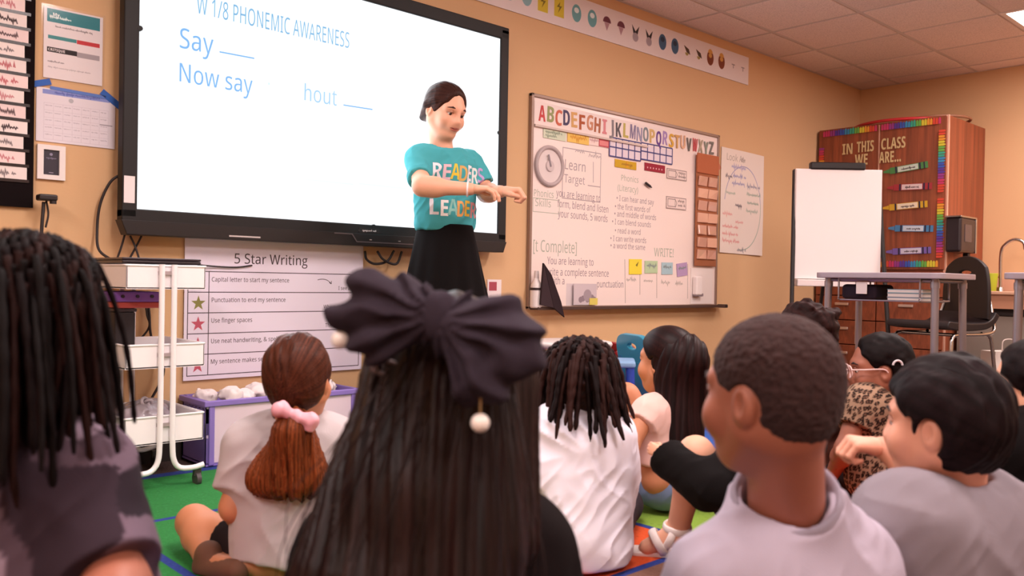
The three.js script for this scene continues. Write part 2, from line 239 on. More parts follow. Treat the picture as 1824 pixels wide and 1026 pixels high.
{ // calendar held by blue tape
  const tex = canvas(540, 400, (x, w, h) => {
    x.fillStyle = '#e6dde6'; x.fillRect(0, 0, w, h); x.fillStyle = '#8a95d2'; x.fillRect(40, 10, 460, 34); scrawl(x, 120, 30, 300, 22, '#5d68b4', 4); x.fillStyle = '#b9b5bd'; x.beginPath(); x.arc(230, 72, 17, 0, 7); x.fill();
    x.strokeStyle = '#cbbfcb'; x.lineWidth = 2; for (let i = 0; i <= 7; i++) { x.beginPath(); x.moveTo(50 + i * 63, 110); x.lineTo(50 + i * 63, 380); x.stroke(); } for (let j = 0; j <= 5; j++) { x.beginPath(); x.moveTo(50, 110 + j * 54); x.lineTo(491, 110 + j * 54); x.stroke(); }
    for (let j = 0; j < 5; j++) for (let i = 0; i < 7; i++) scrawl(x, 58 + i * 63, 130 + j * 54, 44, 9, '#b4a9b6', 1.5); x.fillStyle = '#8d8590'; x.fillRect(430, 220, 90, 6);
  });
  tag(mesh('calendar_sheet', span(.836, 1.105, 1.212, 1.405, .002, .004), paperM(tex)), 'pale lilac calendar page taped under the teal poster', 'calendar');
  const tape = mat(0x2f62b8, .7);
  const a = mesh('tape_strip', box(.062, .022, .0012, 0, 0, 0), tape); a.position.set(.852, 1.42, .0048); a.rotation.z = .32; tag(a, 'piece of blue tape on the upper left corner of the calendar page', 'tape', 'blue tape on the calendar page');
  const b = mesh('tape_strip', box(.085, .024, .0012, 0, 0, 0), tape); b.position.set(1.09, 1.398, .0048); b.rotation.z = -.62; tag(b, 'piece of blue tape on the upper right corner of the calendar page', 'tape', 'blue tape on the calendar page');
  const c = mesh('tape_strip', box(.19, .012, .0012, 0, 0, 0), mat(0x5d7cc6, .7)); c.position.set(.975, 1.405, .0048); c.rotation.z = -.03; tag(c, 'long blue tape along the top of the calendar page', 'tape', 'blue tape on the calendar page');
}
{ // framed dark card
  const t = thing('wall_card_frame', 'small white frame holding a dark card below the calendar page', 'frame', [.886, 1.138, .001]);
  mesh('frame', merge([span(-.046, -.026, -.062, .062, 0, .012), span(.026, .046, -.062, .062, 0, .012), span(-.026, .026, .045, .062, 0, .0119), span(-.026, .026, -.062, -.045, 0, .0119)]), mat(0xeee4e2, .5), t);
  const tex = canvas(128, 224, (x, w, h) => { x.fillStyle = '#2b2434'; x.fillRect(0, 0, w, h); x.fillStyle = '#8d86a0'; x.beginPath(); x.arc(64, 42, 12, 0, 7); x.fill(); scrawl(x, 28, 78, 76, 16, '#7d7690', 3); x.fillStyle = '#9b94a8'; x.fillRect(48, 196, 34, 6); });
  mesh('card', span(-.028, .028, -.047, .047, 0, .005), paperM(tex, { roughness: .4 }), t);
}
{ // gooseneck stand at the left
  const t = thing('document_camera', 'thin black document camera stand below the pocket chart', 'document camera', [.845, 0, .06]);
  mesh('base', merge([cyl(.09, .1, .02, 0, .51, 0), cyl(.012, .012, .03, 0, .53, 0)]), mat(0x191214, .5), t);
  mesh('pole', tube([[0, .52, 0], [.003, .7, 0], [-.002, .86, .003], [.005, .99, 0]], .006, 24), mat(0x201718, .4), t);
  mesh('second_rod', tube([[.012, .9, 0], [.02, .95, 0], [.012, 1.0, 0]], .0035, 16), mat(0x201718, .4), t);
  mesh('camera_head', merge([box(.06, .022, .05, .012, 1.005, .01, .006), cyl(.011, .011, .012, .03, .99, .02)]), mat(0x241a1c, .4), t);
  mesh('joint', new THREE.SphereGeometry(.011, 14, 10).translate(0, .87, .003), mat(0x241a1c, .4), t);
  // the low shelf that carries it, behind the child's head
  const s = thing('low_shelf', 'dark low shelf unit behind the child with locs, holding the document camera', 'shelf', [.53, 0, .14]);
  const sm = mat(0x2a1c1a, .6);
  mesh('side_panel', span(-.42, -.4, 0, .48, -.13, .16), sm, s); mesh('side_panel', span(.33, .35, 0, .48, -.13, .16), sm, s); mesh('shelf_board', span(-.42, .35, .48, .5, -.13, .16), sm, s); mesh('shelf_board', span(-.4, .33, .24, .26, -.13, .16), sm, s); mesh('back_panel', span(-.42, .35, 0, .48, -.137, -.13), sm, s);
}
// ---------------------------------------------------------------- writing poster
{
  const tex = canvas(1040, 700, (x, w, h) => {
    x.fillStyle = '#eadff0'; x.fillRect(0, 0, w, h); const ink = '#3a2c34';
    write(x, '5 Star Writing', 468, 105, 70, ink, { al: 'center' });
    x.strokeStyle = ink; x.lineWidth = 4; x.strokeRect(18, 172, 1000, 506); x.beginPath(); x.moveTo(125, 172); x.lineTo(125, 678); for (let k = 1; k < 5; k++) { x.moveTo(18, 172 + k * 101); x.lineTo(1018, 172 + k * 101); } x.stroke();
    const rows = [['Capital letter to start my sentence', 'I see a big', '#c9a64a'], ['Punctuation to end my sentence', 'Where is the dog?', '#8a8447'], ['Use finger spaces', 'The dog can run.', '#c2566a'], ['Use neat handwriting, & spelling', 'Kk', '#c2566a'], ['My sentence makes sense', '', '#c2566a']];
    rows.forEach(([a, b, c], k) => {
      const y = 172 + k * 101; write(x, a, 138, y + 38, 31, ink, { sx: .92 }); if (b) write(x, b, 1000, y + 76, 27, ink, { al: 'right' });
      x.fillStyle = c; x.beginPath(); for (let i = 0; i < 10; i++) { const r = i % 2 ? 15 : 38, q = -PI / 2 + i * PI / 5; x.lineTo(72 + r * Math.cos(q), y + 54 + r * Math.sin(q)); } x.fill();
    });
    x.lineWidth = 3; x.beginPath(); x.moveTo(745, 205); x.quadraticCurveTo(800, 190, 832, 226); x.moveTo(832, 226); x.lineTo(818, 218); x.moveTo(832, 226); x.lineTo(832, 210); x.stroke();
  });
  tag(mesh('writing_poster', span(1.375, 2.215, .315, .90, .009, .012), paperM(tex)), 'large 5 Star Writing poster with star rows below the big screen', 'poster');
}
{
  const tex = canvas(120, 260, (x, w, h) => { x.fillStyle = '#f0e2e2'; x.fillRect(0, 0, w, h); x.fillStyle = '#b04a58'; x.fillRect(14, 18, 66, 66); scrawl(x, 16, 150, 84, 18, '#b9a6aa', 3); scrawl(x, 16, 190, 84, 18, '#c9b6ba', 3); });
  tag(mesh('wall_notice', span(3.0, 3.1, .56, .745, .002, .004), paperM(tex)), 'narrow white notice with a red square, right of the teacher skirt', 'notice');
}

// ---------------------------------------------------------------- picture border near the ceiling
{
  const W = 4300, H = 202;
  const tex = canvas(2048, 96, (x) => {
    x.scale(2048 / W, 96 / H); x.fillStyle = '#e9dcdc'; x.fillRect(0, 0, W, H);
    const art = [['#8fb7c0', '#3c3838'], ['#d8c23a', '#7a6a20'], ['#6fa7ae', '#e4eef0'], ['#6d3644', '#b08a94'], ['#2e2426', '#a89aa2'], ['#3f5f80', '#28364e'], ['#4a331f', '#9a8a4a'], ['#7c3a1c', '#d09a4a'], ['#9c8e92', '#c4b8ba']];
    const at = [905, 940, 968, 996, 1028, 1055, 1082, 1107, 1132, 1156, 1180, 1203, 1225, 1245, 1266, 1286, 1306, 1323];
    const xs = [[3.118, 2.243, .008], [3.248, 2.274, .008], [3.374, 2.288, .008], [3.505, 2.306, .008], [3.651, 2.301, .008], [3.788, 2.312, .008], [3.921, 2.301, .008], [4.053, 2.302, .008], [4.194, 2.308, .008], [4.33, 2.305, .008], [4.471, 2.298, .008], [4.605, 2.295, .008], [4.742, 2.296, .008], [4.878, 2.296, .008], [5.012, 2.299, .008], [5.15, 2.302, .008], [5.299, 2.306, .008], [5.424, 2.305, .008]].map(p => p[0]);
    const one = (k, cx, s) => {
      const [a, b] = art[k]; x.save(); x.translate(cx, 96); x.scale(s, s); x.fillStyle = a;
      if (k === 1) { x.fillRect(-42, -60, 84, 118); x.fillStyle = b; x.beginPath(); x.moveTo(8, -34); x.lineTo(-20, 0); x.lineTo(4, -2); x.lineTo(-10, 36); x.lineTo(24, -10); x.lineTo(2, -8); x.fill(); }
      else if (k === 3) { x.beginPath(); x.arc(0, -6, 38, PI, 0); x.fill(); x.fillStyle = b; x.beginPath(); x.moveTo(-26, -4); x.lineTo(26, -4); x.lineTo(0, 48); x.fill(); }
      else if (k === 4) { x.beginPath(); x.moveTo(-38, -50); x.lineTo(0, -10); x.lineTo(38, -50); x.lineTo(20, 12); x.lineTo(-20, 12); x.fill(); x.fillStyle = b; x.beginPath(); x.arc(0, 28, 30, 0, 7); x.fill(); }
      else if (k === 6) { x.beginPath(); x.moveTo(-40, -30); x.lineTo(20, -10); x.lineTo(36, 26); x.lineTo(-8, 14); x.fill(); x.fillStyle = b; x.beginPath(); x.arc(-4, 18, 20, 0, PI); x.fill(); }
      else if (k === 8) { x.fillRect(-22, -12, 44, 8); x.fillRect(-4, -10, 10, 30); }
      else { x.beginPath(); x.ellipse(0, 0, 42, 54, 0, 0, 7); x.fill(); x.fillStyle = b; x.beginPath(); x.ellipse(0, -18, 22, 17, 0, 0, 7); x.fill(); if (k === 7) { x.beginPath(); x.arc(0, -34, 30, PI, 0); x.fill(); } }
      x.restore();
    };
    xs.forEach((q, i) => one(Math.floor(i / 2), (q - 1.2) * 1000, .95)); for (let k = 0; k < 10; k++) one(k % 9, 90 + k * 185, .95);
  });
  const W_ = 4.3;
  tag(mesh('picture_border', span(1.2, 5.505, 2.198, 2.398, .002, .006), paperM(tex)), 'long white picture border with paired small pictures under the ceiling', 'border strip');
}
// ---------------------------------------------------------------- whiteboard and what hangs on it
{
  const t = thing('whiteboard', 'wall whiteboard covered with handwriting and cards', 'whiteboard', [3.3, .595, 0]);
  const W = 1810, H = 1170;
  const tex = canvas(W, H, (x) => {
    x.fillStyle = '#f4e2dc'; x.fillRect(0, 0, W, H);
    const pen = '#a3959a', pen2 = '#b0a2a4', green = '#aab0a2', dk = '#93838c';
    write(x, 'Learn', 261, 350, 78, pen, { sx: .95 }); write(x, 'Target', 263, 430, 66, pen, { sx: .95 });
    x.strokeStyle = pen; x.lineWidth = 5; x.strokeRect(249, 255, 330, 420 - 130); x.beginPath(); x.moveTo(512, 310); x.lineTo(515, 433); x.moveTo(466, 454); x.lineTo(577, 454); x.stroke();
    scrawl(x, 354, 269, 70, 60, pen2, 5); scrawl(x, 471, 285, 90, 60, pen2, 5);
    write(x, 'Phonics', 17, 534, 52, green, { sx: .9 }); write(x, 'Skills', 31, 586, 58, green); x.strokeStyle = green; x.lineWidth = 4; x.strokeRect(17, 562, 210, 76);
    [['you are learning to', 994, 342], ['form, blend and listen', 996, 361], ['your sounds, 5 words', 997, 379]].forEach(([s, a, b], k) => write(x, s, ...[[200, 519], [211, 579], [217, 636]][k], 58, dk, { sx: .78, rot: .01 }));
    write(x, 'Phonics', 768, 379, 50, green); write(x, '(Literacy)', 738, 443, 52, green, { sx: .95 });
    [['I can hear and say', 729, 506], ['the first words of', 715, 558], ['and middle of words', 711, 603], ['I can blend sounds', 691, 652], ['read a word', 719, 705], ['I can write words', 678, 755], ['a word the same', 680, 799]].forEach(([s, a, b]) => write(x, '• ' + s, a, b, 48, dk, { sx: .88 }));
    write(x, '[t Complete]', 19, 827, 92, green, { sx: .72 });
    [['You are learning to', 137, 907], ['write a complete sentence', 125, 971], ['with a', 158, 1021], ['punctuation', 562, 1036]].forEach(([s, a, b]) => write(x, s, a, b, 58, dk, { sx: .8 }));
    write(x, 'WRITE!', 1113, 825, 76, green, { sx: .9 });
    x.strokeStyle = '#a89a92'; x.lineWidth = 5; for (const [a, b, c, d] of [[821, 880, 834, 1152], [971, 887, 977, 1099], [1144, 893, 1151, 1121], [1483, 891, 1490, 1125]]) { x.beginPath(); x.moveTo(a, b); x.lineTo(c, d); x.stroke(); }
    for (const [a, b] of [[841, 1012], [1014, 1017], [1196, 1026], [1349, 1032]]) scrawl(x, a, b, 90, 40, '#b0a49c', 4);
    x.fillStyle = '#d8ccce'; x.fillRect(297, 1035, 200, 225);
  });
  mesh('writing_surface', span(0, 1.81, 0, 1.17, .006, .016), mat(0xffffff, .28, { map: tex }), t);
  const alu = mat(0x9c8478, .4, { metalness: .5 });
  mesh('frame', merge([span(-.014, .004, -.01, 1.185, .002, .026, .003), span(1.806, 1.824, -.01, 1.185, .002, .026, .003), span(-.014, 1.824, 1.166, 1.185, .002, .026, .003), span(-.014, 1.824, -.012, .006, .002, .026, .003)]), alu, t);
  mesh('pen_tray', merge([span(0, 1.84, -.014, -.004, .02, .085, .003), span(0, 1.84, -.014, .004, .08, .086, .002)]), mat(0x4a3630, .45), t);
  mesh('tray_cap', span(1.835, 1.87, -.018, .006, .02, .088, .006), mat(0x241818, .5), t);
}
const onBoard = .019;
{ // alphabet banner of cut letters
  const font = await new FontLoader().loadAsync('fonts/droid/droid_sans_bold.typeface.json');
  const t = thing('alphabet_banner', 'alphabet strip of coloured capital letters along the whiteboard top', 'alphabet strip', [3.31, 1.60, onBoard]);
  mesh('strip', span(0, 1.25, .012, .14, -.002, .0015), mat(0xf2e2de, .8), t);
  mesh('strip_ledge', span(0, 1.0, -.002, .01, -.002, .012), mat(0xd8c4bc, .7), t);
  const cols = [0xcc4a4a, 0x9aa06a, 0xd06a50, 0x4a4264, 0xd9a86a, 0xb05a34, 0xc98a6a, 0xb06a4a, 0xd98a90, 0x8c8288, 0x5e565c, 0xc0b060, 0x8a80a0, 0x9a94b0, 0x7f8890, 0xd2b070, 0x6a4290, 0xa88ac0, 0xd8a840, 0xd0a060, 0xe0b090, 0x6f6a64, 0xc84a50, 0xb8a890, 0x8c9284, 0x7a746e];
  for (let k = 0; k < 26; k++) {
    const g = new TextGeometry(String.fromCharCode(65 + k), { font, size: .088, depth: .002, curveSegments: 4 }); g.computeBoundingBox(); const w = g.boundingBox.max.x - g.boundingBox.min.x, sx = Math.min(1, .054 / w); g.translate(-g.boundingBox.min.x - w / 2, 0, 0); g.scale(sx, 1, 1);
    const m = mesh('letter', g, mat(cols[k], .7), t); m.position.set(.06 + k * .0665, .034 + .005 * Math.sin(k * 2.3), .0016); m.rotation.z = .05 * Math.sin(k * 5.1);
  }
}
function card(name, label, cat, [x0, y0], [x1, y1], color, draw, group, o = {}) {
  const w = x1 - x0, h = y0 - y1, s = 900; const tex = draw && canvas(Math.round(w * s), Math.round(h * s), (c, W, H) => { c.fillStyle = color; c.fillRect(0, 0, W, H); draw(c, W, H); });
  const m = mesh(name, box(w, h, .003, 0, 0, 0), tex ? paperM(tex) : mat(color, .75)); m.position.set((x0 + x1) / 2, (y0 + y1) / 2, o.z || onBoard); if (o.rot) m.rotation.z = o.rot; return tag(m, label, cat, group);
}
card('word_card', 'pale green word card under the alphabet strip, left end of its row', 'card', [3.384, 1.595, .02], [3.568, 1.545, .02], '#d5dcc4', (c, W, H) => { scrawl(c, 15, H * .35, W * .7, 26, '#8c9a84', 4); scrawl(c, 15, H * .75, W * .5, 22, '#8c9a84', 3); }, 'cards under the alphabet strip');
card('word_card', 'yellow word card between the pale green and the pink-edged cards', 'card', [3.581, 1.605, .02], [3.766, 1.547, .02], '#efc766', (c, W, H) => scrawl(c, 20, H * .55, W * .75, 40, '#d99a3a', 6), 'cards under the alphabet strip');
card('word_card', 'white and pink word card with a red box, beside the number grid', 'card', [3.764, 1.606, .02], [3.949, 1.552, .02], '#f4dcd6', (c, W, H) => { c.strokeStyle = '#b8404e'; c.lineWidth = 7; c.strokeRect(W * .5, H * .25, W * .47, H * .65); c.fillStyle = '#e38c8c'; c.fillRect(W * .52, H * .3, W * .43, H * .55); scrawl(c, 8, H * .5, W * .4, 18, '#c9a0a0', 3); }, 'cards under the alphabet strip');
card('sign_card', 'gold card below the left number grid', 'card', [4.006, 1.494, .022], [4.213, 1.446, .022], '#cfa41e', (c, W, H) => { c.fillStyle = '#e0a020'; c.beginPath(); c.arc(W * .55, H * .5, H * .32, 0, 7); c.fill(); scrawl(c, W * .3, H * .6, W * .5, 26, '#a9791a', 4); }, 'two coloured signs below the number grids');
card('sign_card', 'dark red card with a dotted row below the right number grid', 'card', [4.296, 1.504, .022], [4.508, 1.454, .022], '#9a1f34', (c, W, H) => { c.fillStyle = '#e4bcc0'; for (let k = 0; k < 6; k++) { c.beginPath(); c.arc(W * (.14 + k * .14), H * .58, 5, 0, 7); c.fill(); } }, 'two coloured signs below the number grids');
for (const [a, b, w] of [[[4.528, 1.493, .02], [4.747, 1.425, .02], 'upper'], [[4.528, 1.31, .02], [4.747, 1.23, .02], 'lower']]) card('sketch_card', `${w} of the two white cards with outlined pictures on the whiteboard right half`, 'card', a, b, '#ead6d0', (c, W, H) => { c.strokeStyle = '#8f7b78'; c.lineWidth = 4; c.strokeRect(3, 3, W - 6, H - 6); c.strokeRect(W * .08, H * .2, W * .36, H * .6); c.beginPath(); c.moveTo(W * .42, H * .12); c.lineTo(W * .52, H * .5); c.lineTo(W * .45, H * .85); c.stroke(); scrawl(c, W * .58, H * .35, W * .35, 22, '#8f7b78', 3); scrawl(c, W * .58, H * .7, W * .35, 20, '#8f7b78', 3); }, 'outlined picture cards');
const notes = [['#efdb3e', 'yellow', [4.16, .889, .02], [4.286, .794, .02]], ['#b9cfa6', 'pale green', [4.317, .883, .02], [4.448, .804, .02]], ['#a9c6cf', 'pale blue', [4.493, .877, .02], [4.611, .799, .02]], ['#b79ac2', 'purple', [4.658, .878, .02], [4.774, .791, .02]]];
notes.forEach(([c, n, a, b], k) => card('sticky_note', `${n} sticky note heading one of the four columns on the whiteboard`, 'sticky note', a, b, c, (x, W, H) => { if (k) scrawl(x, W * .15, H * .45, W * .7, 26, '#7d8a8a', 4); else { x.fillStyle = '#7a6a20'; x.beginPath(); x.moveTo(W * .5, H * .4); x.lineTo(W * .75, H * .15); x.lineTo(W * .62, H * .5); x.fill(); } }, 'sticky notes heading columns', { rot: k === 3 ? .12 : .02 }));
card('picture_card', 'grey picture card of round shapes standing on the whiteboard tray', 'card', [3.645, .73, .03], [3.845, .605, .03], '#cdbfc4', (c, W, H) => { c.fillStyle = '#8d7c84'; for (let k = 0; k < 7; k++) { c.beginPath(); c.arc(W * (.3 + .1 * k), H * (.75 - .05 * (k % 3)), 16, 0, 7); c.fill(); } c.fillStyle = '#a3949c'; c.beginPath(); c.arc(W * .6, H * .55, 32, 0, 7); c.fill(); }, null, { z: .03 });
card('small_note', 'small yellow square at the foot of the grey picture card', 'sticky note', [3.78, .645, .034], [3.851, .605, .034], '#dccb62', null, null, { z: .034 });
card('white_sheet', 'blank white sheet under the brown pocket hanging', 'paper', [4.817, .848, .02], [5.072, .604, .02], '#f2e6e2', null);
{ // number grids (two rows of five)
  for (const [[x0, y0], [x1, y1], w] of [[[3.952, 1.62, .02], [4.253, 1.507, .02], 'left'], [[4.256, 1.624, .02], [4.582, 1.521, .02], 'right']]) {
    const t = thing('ten_frame', `${w} of the two blue-lined ten-box number grids on the whiteboard`, 'number grid', [x0, y1, onBoard], 0, 'blue ten-box number grids'), W = x1 - x0, H = Math.min(y0 - y1, .16);
    mesh('card', span(0, W, 0, H, -.001, .001), mat(0xe6d8e2, .7), t); const g = []; for (let i = 0; i <= 5; i++) g.push(span(i * W / 5 - .004, i * W / 5 + .004, 0, H, .001, .0022)); for (let j = 0; j <= 2; j++) g.push(span(0, W, j * H / 2 - .004, j * H / 2 + .004, .001, .0022)); mesh('grid_lines', merge(g), mat(0x4a4a86, .7), t);
  }
}
{ // round clock face
  const [x, y] = [3.434, 1.39, .02], t = thing('round_dial', 'round grey dial with a hand on the whiteboard upper left', 'dial', [x, y, onBoard]);
  mesh('rim', new THREE.TorusGeometry(.105, .012, 10, 48).translate(0, 0, .006), mat(0xb9a8a8, .5), t); mesh('face', G(cyl(.104, .104, .006, 0, 0, 0, 48), 0, 0, .002, PI / 2), mat(0xe2d4d2, .6), t);
  mesh('hub', G(cyl(.03, .034, .012, 0, 0, 0, 24), 0, 0, .008, PI / 2), mat(0xd0c0c0, .5), t); mesh('hand', box(.012, .07, .003, 0, 0, 0, .001).translate(0, .03, .015).rotateZ(.3), mat(0x8f8288, .5), t);
}
{ const [x, y] = [4.325, 1.361, .03]; const t = thing('marker_pen', 'short black marker stuck slanting on the whiteboard middle', 'marker', [x, y, .03]); mesh('barrel', bar([-.028, .012, 0], [.018, -.006, 0], .008), mat(0x2a2024, .5), t); mesh('tip', bar([.018, -.006, 0], [.032, -.011, 0], .005), mat(0x6a5a5c, .5), t); }
{ // bottle and pennant on the tray
  const [x] = [3.314, .681, .055], t = thing('spray_bottle', 'white bottle standing on the left end of the whiteboard tray', 'bottle', [x, .592, .055]);
  mesh('body', new THREE.LatheGeometry([[0, 0], [.03, 0], [.034, .01], [.034, .1], [.03, .13], [.016, .155], [.013, .17], [0, .17]].map(p => new THREE.Vector2(...p)), 28), mat(0xf1e6e4, .35), t); mesh('cap', cyl(.012, .015, .04, 0, .185, 0), mat(0xe0d2d0, .4), t); mesh('band', cyl(.0348, .0348, .014, 0, .105, 0), mat(0x3a2c2e, .5), t);
  const [a, b] = [3.318, .836, .1], s = new THREE.Shape(), P = [[3.318, .836, .1], [3.302, .614, .1], [3.403, .595, .1], [3.486, .543, .1], [3.457, .625, .1], [3.377, .775, .1]].map(p => [p[0] - a, p[1] - b]);
  const f = thing('pennant_cloth', 'dark pointed cloth hanging over the whiteboard tray', 'cloth', [a, b, .098]);
  mesh('front_fold', extrude([P[0], P[1], P[2]], .008, .003), cloth(0x3a2c30), f); mesh('back_fold', extrude([P[0], P[2], P[3], P[4], P[5]], .006, .003).translate(0, 0, .004), cloth(0x2f2226), f);
}
{ const [x, y] = [4.863, .728, .05]; const t = thing('board_eraser', 'white rounded eraser stuck on the blank sheet right of the columns', 'eraser', [x, y, .022]); mesh('body', box(.07, .13, .04, 0, 0, .02, .012), mat(0xf4eae8, .5), t); mesh('felt', box(.085, .02, .03, .01, -.062, .02, .004), mat(0x8d7c80, .9), t); }
{ // brown hanging pocket organiser
  const [xl, yt] = [4.824, 1.591, .03], t = thing('hanging_organizer', 'brown hanging organizer with two columns of clear pockets on the whiteboard', 'hanging organizer', [4.962, .862, .028]);
  mesh('backing', span(-.125, .125, 0, .75, 0, .01, .004), cloth(0xa8694a), t); mesh('top_flap', span(-.128, .128, .63, .765, .008, .018, .005), cloth(0xbb6d4c), t);
  mesh('hanger_tab', extrude([[.12, .66], [.12, .75], [.17, .69]], .006, .001), cloth(0xc47a62), t);
  const film = new THREE.MeshPhysicalMaterial({ color: 0xe2ae98, roughness: .1, clearcoat: 1 });
  for (let j = 0; j < 7; j++) for (const s of [-1, 1]) { const g = new RoundedBoxGeometry(.105, .066, .012, 5, .005); const P = g.attributes.position; for (let i = 0; i < P.count; i++) { const px = P.getX(i), py = P.getY(i); P.setZ(i, P.getZ(i) + (P.getZ(i) > 0 ? .012 * Math.cos(px * 28) * (1 + .9 * n3(px * 60 + j * 3, py * 70 + s, 1)) + .004 * n3(px * 130, py * 110 + j, 4) : 0)); } g.computeVertexNormals(); const m = mesh('pocket', g, film, t); m.position.set(s * .058, .08 + j * .083, .014); m.rotation.x = rr(-.1, .12); m.rotation.y = rr(-.1, .1); }
}
{ // anchor chart at the right of the board
  const tex = canvas(560, 740, (c, W, H) => {
    c.fillStyle = '#ecdcd2'; c.fillRect(0, 0, W, H); write(c, 'Look At', 60, 60, 66, '#b7a79c'); write(c, 'the', 240, 64, 40, '#6a5c58');
    c.strokeStyle = '#9a94b8'; c.lineWidth = 6; c.beginPath(); c.ellipse(285, 410, 235, 300, 0, PI * 1.05, PI * 1.95); c.stroke(); c.strokeStyle = '#9cab9a'; c.beginPath(); c.ellipse(285, 410, 235, 300, 0, PI * 1.95, PI * 2.55); c.stroke();
    for (const [a, b, l, col] of [[130, 130, 180, '#a49cc0'], [60, 205, 70, '#6a5c62'], [150, 195, 160, '#9a94b8'], [140, 245, 160, '#9a94b8'], [330, 250, 170, '#8f8a9c'], [60, 320, 120, '#b0b4a4'], [330, 310, 180, '#9aa696'], [340, 370, 160, '#9aa696'], [190, 400, 80, '#5c5058'], [330, 430, 150, '#a8b0a0'], [30, 470, 120, '#e0a09a'], [200, 520, 90, '#e0a09a'], [30, 560, 200, '#dd9690'], [30, 610, 200, '#dd9690'], [30, 660, 220, '#dd9690'], [230, 720, 110, '#8d848a']]) scrawl(c, a, b, l, 40, col, 5);
  });
  const g = new THREE.BoxGeometry(.56, .745, .002, 8, 10, 1), P = g.attributes.position; for (let i = 0; i < P.count; i++) P.setZ(i, P.getZ(i) + .008 * (1 + Math.sin(P.getX(i) * 9 + P.getY(i) * 3)) * .5); g.computeVertexNormals();
  const m = mesh('anchor_chart', g, paperM(tex)); m.position.set(5.452, 1.335, .006); m.rotation.z = -.012; tag(m, 'large paper chart with an oval diagram right of the whiteboard', 'chart');
}
